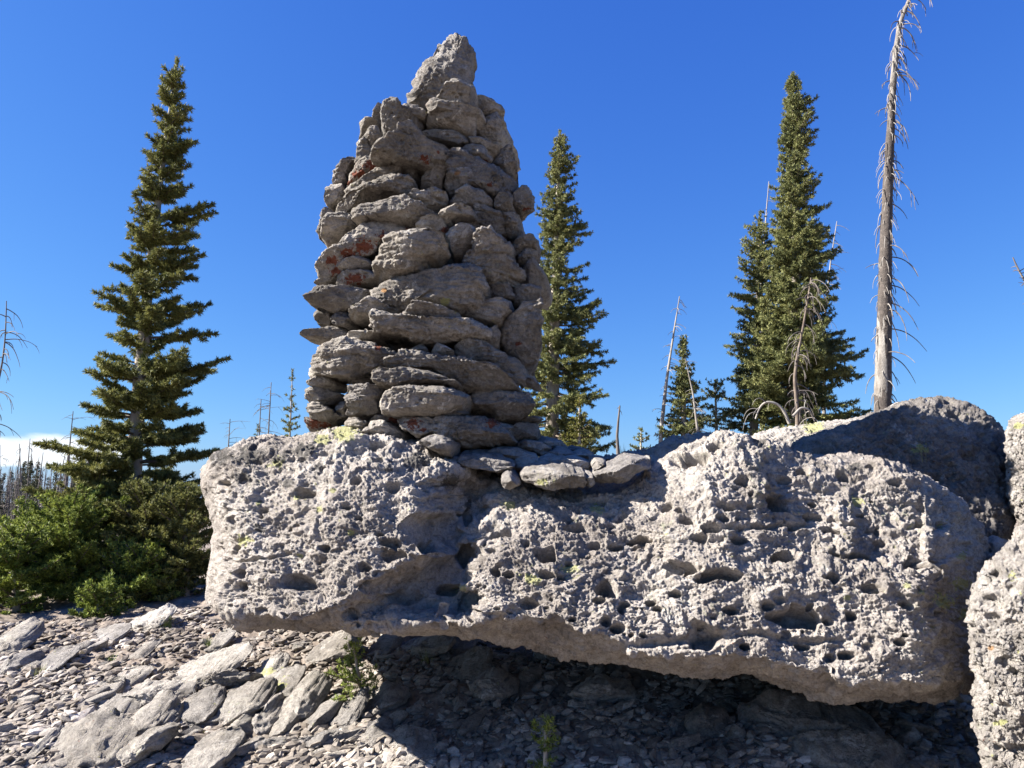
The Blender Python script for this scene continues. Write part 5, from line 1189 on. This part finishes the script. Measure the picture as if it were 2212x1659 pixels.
snag('dead_snag', 'thin pale dead trunk leaning right, left of the small spruce', bw, [bw, at(1428, 930, Yw), at(1440, 820, Yw), at(1456, 715, Yw), at(1468, 640, Yw)], .05, .008, M_DEAD, 62, 40, side=.6, llen=(.15, .5), droop=1.5, lr=.008, forks=1)
bw = ground_pt(1512, 990, 14.5)
snag('dead_snag', 'slim dead trunk leaning left across the small spruce', bw, [bw, at(1507, 930, 14.5), at(1497, 850, 14.5), at(1480, 775, 14.5)], .035, .006, M_DEAD, 63, 28, side=.5, llen=(.15, .4), droop=1.6, lr=.007, forks=1)
bw = ground_pt(1642, 930, 17.5)
snag('dead_snag', 'pale dead spire poking above the smaller spruce', bw, [bw, at(1645, 600, 17.5), at(1656, 450, 17.5), at(1661, 392, 17.5)], .06, .008, M_DEAD, 64, 34, side=.5, llen=(.12, .35), droop=1.4, lr=.008, forks=1, hmin=.5)
bw = ground_pt(1775, 930, 17)
snag('dead_snag', 'pale dead spire behind the right flank of the broad spruce', bw, [bw, at(1780, 700, 17), at(1795, 560, 17), at(1808, 478, 17)], .05, .008, M_DEAD, 65, 34, side=.7, llen=(.2, .6), droop=1.8, lr=.008, forks=1, hmin=.35)
Yg = 13.0
bw = ground_pt(1720, 940, Yg)
snag('dead_tree', 'gnarled small dead tree with curling twigs before the broad spruce', bw, [bw, at(1722, 880, Yg), at(1716, 820, Yg), at(1722, 770, Yg), at(1736, 700, Yg), at(1746, 640, Yg), at(1752, 600, Yg)], .042, .010, M_TWIG, 66, 54, side=.5, llen=(.3, .8), droop=3.4, lr=.011, lmat=M_GREYDEAD, hmin=.25, forks=3)
def lying(label, pts, r, mat, seed):
    rg = np.random.default_rng(seed); P = np.array(pts); n = 20
    L = np.linspace(0, 1, len(P)); f = np.linspace(0, 1, n)
    Q = np.stack([np.interp(f, L, P[:, j]) for j in range(3)], 1)
    for _ in range(3): Q[1:-1] = .25 * Q[:-2] + .5 * Q[1:-1] + .25 * Q[2:]
    parts = [tube(Q, np.linspace(r, r * .45, n), 8)]
    for _ in range(6):
        j = rg.integers(4, 18); parts.append(tube(limb_curve(Q[j], rg.normal(0, 1, 3) + [0, 0, .5], rg.uniform(.2, .5), 3, rg, 10), np.linspace(r * .3, r * .1, 10), 5))
    v, f_ = merge(parts); o0 = np.array([v[:, 0].mean(), v[:, 1].mean(), v[:, 2].min()])
    return tag(link('dead_branch', mesh_np('dead_branch', v - o0, f_), mat, origin=o0), label, 'dead branch')
lying('white curved dead limb arching at the foot of the broad spruce', [at(1705, 915, 12.6), at(1694, 888, 12.6), at(1680, 872, 12.6), at(1655, 866, 12.6), at(1640, 880, 12.7), at(1632, 905, 12.7)], .028, M_DEAD, 3)
lying('white dead branch curling over beside the gnarled dead tree', [at(1712, 900, 12.7), at(1730, 880, 12.7), at(1748, 884, 12.7), at(1760, 910, 12.8)], .025, M_DEAD, 4)
lying('bleached root stub lying against the base of the tall snag', [at(1922, 885, 12.2), at(1940, 872, 12.2), at(1956, 880, 12.1), at(1966, 896, 12.1)], .05, M_DEAD, 5)
bw = ground_pt(1336, 1000, 13)
snag('dead_stub', 'short black dead stem at the right foot of the slender spruce', bw, [bw, at(1333, 940, 13), at(1336, 905, 13), at(1339, 876, 13)], .035, .012, M_GREYDEAD, 67, 3, llen=(.1, .2), lr=.008)
# dead tree cut off by the left edge: thin hanging twigs
Ye = 7.0
bw = ground_pt(-40, 1250, Ye)
snag('dead_tree', 'dead tree at the left edge with long drooping bare twigs', bw, [bw, at(-30, 1000, Ye), at(-12, 860, Ye), at(6, 780, Ye), at(12, 720, Ye), at(14, 650, Ye)], .022, .004, M_GREYDEAD, 68, 40, side=.72, llen=(.14, .42), droop=3.2, lr=.0055, hmin=.35, forks=2)
Yx = 8.0
bw = ground_pt(2330, 1100, Yx)
snag('dead_tree', 'dead tree beyond the right edge reaching in with one bare branch', bw, [bw, at(2300, 800, Yx), at(2268, 700, Yx), at(2215, 610, Yx), at(2196, 575, Yx), at(2188, 556, Yx)], .05, .006, M_GREYDEAD, 69, 22, side=.4, llen=(.12, .3), droop=.4, lr=.006, hmin=.6, forks=2)

# skyline snags on the left
for (label, pb, pt, lean, Y, sd) in [
    ('tallest bare black snag left of the tall fir, before the dead forest', (135, 1110), (158, 888), 0, 38, 71),
    ('thin bare snag rising just left of the fir branches', (188, 1070), (194, 935), 0, 44, 72),
    ('thin dead stem on the skyline between the fir and the boulder', (490, 985), (497, 905), 0, 24, 73),
    ('dead stem with side twigs on the skyline, left of the tiered fir', (574, 985), (586, 826), 0, 20, 74),
    ('shorter dead stem leaning beside the one left of the tiered fir', (556, 985), (564, 862), 0, 22, 75)]:
    p1 = at(pt[0], pt[1], Y); b_ = ground_pt(pb[0], pb[1], Y)
    q = at(pb[0], pb[1], Y)
    snag('dead_snag', label, b_, [b_, b_ * .5 + p1 * .5, p1], Y * .0021, Y * .0005, M_GREYDEAD, sd, 26, side=.5, llen=(.02 * Y, .05 * Y), droop=1.2, lr=.00035 * Y, hmin=.4, forks=1, k=6, each=False)

# the burnt forest far off on the left
def far_snag_mesh(seed):
    rg = np.random.default_rng(seed)
    h = 1.0; P = np.array([[0, 0, 0], [.01, 0, .4], [.03 * rg.normal(), 0, 1.0]])
    parts = [tube(np.stack([np.interp(np.linspace(0, 1, 6), [0, .4, 1], P[:, j]) for j in range(3)], 1), np.linspace(.013, .003, 6), 5)]
    for _ in range(16):
        z = rg.uniform(.25, .97); a = rg.uniform(0, 6.28); l = rg.uniform(.03, .09) * (1.25 - z)
        parts.append(tube(np.array([[0.02 * z, 0, z], [l * math.cos(a), l * math.sin(a), z - .01], [1.6 * l * math.cos(a), 1.6 * l * math.sin(a), z - .05]]), np.array([.003, .0025, .0015]), 3))
    v, f = merge(parts); return mesh_np('dead_trunk', v, f)
def far_conifer_mesh(seed):
    rg = np.random.default_rng(seed); Ps = []; Ds = []
    for _ in range(150):
        z = rg.uniform(.04, .98); a = rg.uniform(0, 6.28); l = (.17 * (1 - z) + .02) * rg.uniform(.6, 1.15); n = max(2, int(l / .016)); w = np.linspace(.1, 1, n)
        d = np.array([math.cos(a), math.sin(a), -.25]); Ps.append(np.array([0, 0, z]) + d * (w * l)[:, None]); Ds.append(np.repeat(unit(d)[None], n, 0))
    v, f, var = needles(np.concatenate(Ps), np.concatenate(Ds), rg, 4, .03, .010)
    return mesh_np('far_conifer', v, f, {'var': var}, shade=False)
FS = [far_snag_mesh(i) for i in range(5)]; FC = [far_conifer_mesh(i) for i in range(4)]
for m_ in FS: m_.materials.append(M_GREYDEAD if len(m_.vertices) % 2 else M_GREYDEAD)
for m_ in FC: m_.materials.append(M_FAR)
rg = np.random.default_rng(404)
ps = bpy.data.objects.new('dead_tree', FS[0]); pc = bpy.data.objects.new('far_conifer', FC[0]); fs_ = fc_ = True
for i in range(190):
    px = rg.uniform(-70, 270); Y = rg.uniform(52, 105) if px < 150 else rg.uniform(60, 105)
    tgt = rg.normal(1000, 18)
    dead = rg.random() < .72
    p = ground_pt(px, 1100, Y, .2); hgt = at(px, tgt, Y)[2] - p[2]
    if dead:
        o = ps if fs_ else ps.copy(); fs_ = False; COL.objects.link(o); o.data = FS[i % 5]; s = hgt * rg.uniform(.72, 1.12)
        tag(o, 'bare dead trunk in the burnt forest far off at the left', 'dead tree', 'dead trunks of the far burnt forest')
        o.scale = (s * 1.15, s * 1.15, s)
    else:
        o = pc if fc_ else pc.copy(); fc_ = False; COL.objects.link(o); o.data = FC[i % 4]; s = hgt * rg.uniform(.6, .92)
        tag(o, 'dark living conifer in the far burnt forest at the left', 'tree', 'living conifers of the far burnt forest')
        o.scale = (s * .9, s * .9, s)
    o.location = p; o.rotation_euler = (rg.normal(0, .05), rg.normal(0, .05), rg.uniform(0, 6.28))

# the same forest carries on beyond the frame, a far mass
rg = np.random.default_rng(77); parts = []
for i in range(420):
    px = rg.uniform(-1900, -75); Y = rg.uniform(60, 130)
    p = ground_pt(px, 1100, Y, .2); me_ = FS[i % 5]; co_ = np.empty(len(me_.vertices) * 3, np.float32); me_.vertices.foreach_get('co', co_); co_ = co_.reshape(-1, 3)
    s_ = rg.uniform(5, 9.5); fc = np.array([list(f.vertices) for f in me_.polygons])
    parts.append((co_ * np.array([s_ * 1.15, s_ * 1.15, s_]) + p, fc))
v, f = merge(parts)
tag(link('far_forest', mesh_np('far_forest', v, f), M_GREYDEAD), 'burnt forest reaching on far beyond the left edge', 'forest', kind='stuff')

# ------------------------------------------------------------------ grass
def tuft(name, label, P0, n, h, spread, seed, mat=M_GRASS, group=None, w=.0035):
    rg = np.random.default_rng(seed); V = []; F = []
    for i in range(n):
        a = rg.uniform(0, 6.28); l = h * rg.uniform(.5, 1.1); b0 = np.array([rg.normal(0, spread * .3), rg.normal(0, spread * .3), -.01])
        out = np.array([math.cos(a), math.sin(a), 0]) * spread * rg.uniform(.3, 1.2); sd = np.array([-math.sin(a), math.cos(a), 0]) * w
        for t in range(4):
            s = t / 3; c = b0 + out * s ** 1.7 + UP * l * s; V += [c - sd * (1 - .85 * s), c + sd * (1 - .85 * s)]
        o_ = i * 8
        for t in range(3): F.append([o_ + 2 * t, o_ + 2 * t + 1, o_ + 2 * t + 3, o_ + 2 * t + 2])
    o = link(name, mesh_np(name, np.array(V), np.array(F)), mat, origin=P0)
    return tag(o, label, 'grass', group)
M_GREENGRASS = plain_mat('green_grass', [(0.3, (0.09, 0.13, 0.03)), (0.6, (0.17, 0.20, 0.06)), (0.8, (0.30, 0.29, 0.12))], 20, 0.7, bump=0)
for (lab, px, py, n, h, sd) in [('grass tuft on the upper gravel just below the boulder end', 362, 1362, 46, .11, 1), ('bright little grass tuft alone in the middle of the gravel', 238, 1438, 26, .08, 2), ('pale dry grass tuft near the left edge of the gravel', 80, 1468, 30, .09, 3), ('wispy grass right of the fir seedling', 920, 1440, 26, .11, 4), ('thin grass on the gravel right of the upper tuft', 452, 1400, 22, .08, 5), ('small grass tuft between slabs at the lower left', 478, 1672 - 60, 20, .06, 6)]:
    h_, ok = ground_hit(px, py); p = h_[0]; p[2] = terr(p[0], p[1]) + .01
    tuft('grass_tuft', lab, p, n, h, h * .6, sd, M_GREENGRASS if 'bright' in lab or 'upper' in lab else M_GRASS)
for (lab, px, py, Y, n, h, sd) in [('dry grass stalks behind the long sunlit slab in the notch', 1345, 1000, 5.1, 26, .13, 11), ('sparse dry stalks among the shadowed slabs by the cairn', 1285, 1010, 4.9, 12, .2, 12), ('tall single grass stalks on the boulder right of the hump', 1996, 995, 4.9, 3, .19, 13)]:
    tuft('grass_tuft', lab, at(px, py, Y), n, h, h * .25, sd, w=.0025)

def twig_mesh(seed):
    rg = np.random.default_rng(seed); P = limb_curve([0, 0, 0], [1, rg.normal(0, .2), .1], 1.0, .3, rg, 9, .3)
    parts = [tube(P, np.linspace(.022, .008, 9), 5)]
    for j in (3, 5, 6): parts.append(tube(limb_curve(P[j], [1, rg.choice([-1, 1]), .2], .35, .4, rg, 5, .3), np.linspace(.012, .005, 5), 4))
    v, f = merge(parts); me = mesh_np('dead_twig', v, f); me.materials.append(M_DEAD if seed % 2 else M_GREYDEAD); return me
TW = [twig_mesh(i) for i in range(4)]; tw0 = bpy.data.objects.new('dead_twig', TW[0]); rg = np.random.default_rng(9)
for i in range(16):
    o = tw0 if i == 0 else tw0.copy(); COL.objects.link(o); o.data = TW[i % 4]
    h_, ok = ground_hit(rg.uniform(30, 860), rg.uniform(1400, 1650)); p = h_[0]; s_ = rg.uniform(.12, .26)
    o.location = (p[0], p[1], float(gz(p[0], p[1])) + .035); o.scale = (s_, s_, s_); o.rotation_euler = (rg.uniform(0, 6), rg.normal(0, .15), rg.uniform(0, 6.28))
    tag(o, 'thin dead twig lying on the sunlit scree', 'twig', 'dead twigs lying on the scree')
# ------------------------------------------------------------------ light, sky, camera
ELEV, AZ = R(35), R(3.5)         # sun stands left, a touch on the camera's side
sv = Vector((-math.cos(ELEV) * math.cos(AZ), -math.cos(ELEV) * math.sin(AZ), math.sin(ELEV)))
sun = bpy.data.lights.new('sun', 'SUN'); sun.energy = 5.0; sun.angle = R(0.53); sun.color = (1.0, 0.945, 0.87)
so = bpy.data.objects.new('sun', sun); COL.objects.link(so); so.location = (-20, 0, 20)
so.rotation_euler = sv.to_track_quat('Z', 'Y').to_euler()
w = bpy.data.worlds.new('World'); SC.world = w; w.use_nodes = True
nt = w.node_tree; nt.nodes.clear(); N = NB(nt)
sky = N.n('ShaderNodeTexSky', sky_type='NISHITA'); sky.sun_disc = False
sky.sun_elevation = ELEV; sky.sun_rotation = math.atan2(sv.x, sv.y) % (2 * math.pi)
sky.altitude = 0; sky.air_density = 1.0; sky.dust_density = 0.3; sky.ozone_density = 3.0
tc = N.n('ShaderNodeTexCoord').outputs['Generated']
sep = N.n('ShaderNodeSeparateXYZ'); N.l(tc, sep.inputs[0])
mp = N.n('ShaderNodeMapping'); mp.inputs['Scale'].default_value = (9, 9, 26); N.l(tc, mp.inputs[0])
cn = N.noise(mp.outputs[0], 1.0, 6, .55, .2)
band = N.math('MULTIPLY', N.step(sep.outputs['Z'], .012, .035), N.math('SUBTRACT', 1.0, N.step(sep.outputs['Z'], .045, .085)))
side = N.math('SUBTRACT', 1.0, N.step(sep.outputs['X'], -.46, -.40))
cl = N.step(N.math('ADD', N.math('MULTIPLY', N.math('MULTIPLY', band, side), .42), N.math('MULTIPLY', cn, .55)), .52, .66)
cl = N.math('MULTIPLY', cl, N.math('MULTIPLY', N.step(band, 0, .3), N.step(side, 0, .3)))
bg = N.n('ShaderNodeBackground')
EXPO = 1.95
sc_ = N.n('ShaderNodeSeparateColor'); N.l(sky.outputs[0], sc_.inputs[0]); cb_ = N.n('ShaderNodeCombineColor')
for k_, (g_, p_) in enumerate([(.80, 1.15), (1.04, .94), (1.30, .50)]):
    v_ = N.math('POWER', N.math('MULTIPLY', sc_.outputs[k_], .1), p_)
    N.l(N.math('MULTIPLY', v_, g_ / (.1 * 2 ** EXPO)), cb_.inputs[k_])
bg.inputs['Strength'].default_value = 0.1
N.l(N.mix(N.math('MULTIPLY', cl, .85), cb_.outputs[0], (3.2, 3.3, 3.4)), bg.inputs['Color'])
out = N.n('ShaderNodeOutputWorld'); N.l(bg.outputs[0], out.inputs[0])

cam = bpy.data.cameras.new('camera'); co = bpy.data.objects.new('camera', cam); COL.objects.link(co)
cam.sensor_width = 36; cam.lens = 36 * FPX / 2212; cam.clip_start = .05; cam.clip_end = 3000
co.location = EYE; co.rotation_euler = (math.pi / 2 + PITCH, 0, 0)
SC.camera = co
SC.view_settings.view_transform = 'Standard'; SC.view_settings.look = 'None'; SC.view_settings.gamma = 1; SC.view_settings.exposure = EXPO
SC.cycles.max_bounces = 6; SC.cycles.transparent_max_bounces = 4
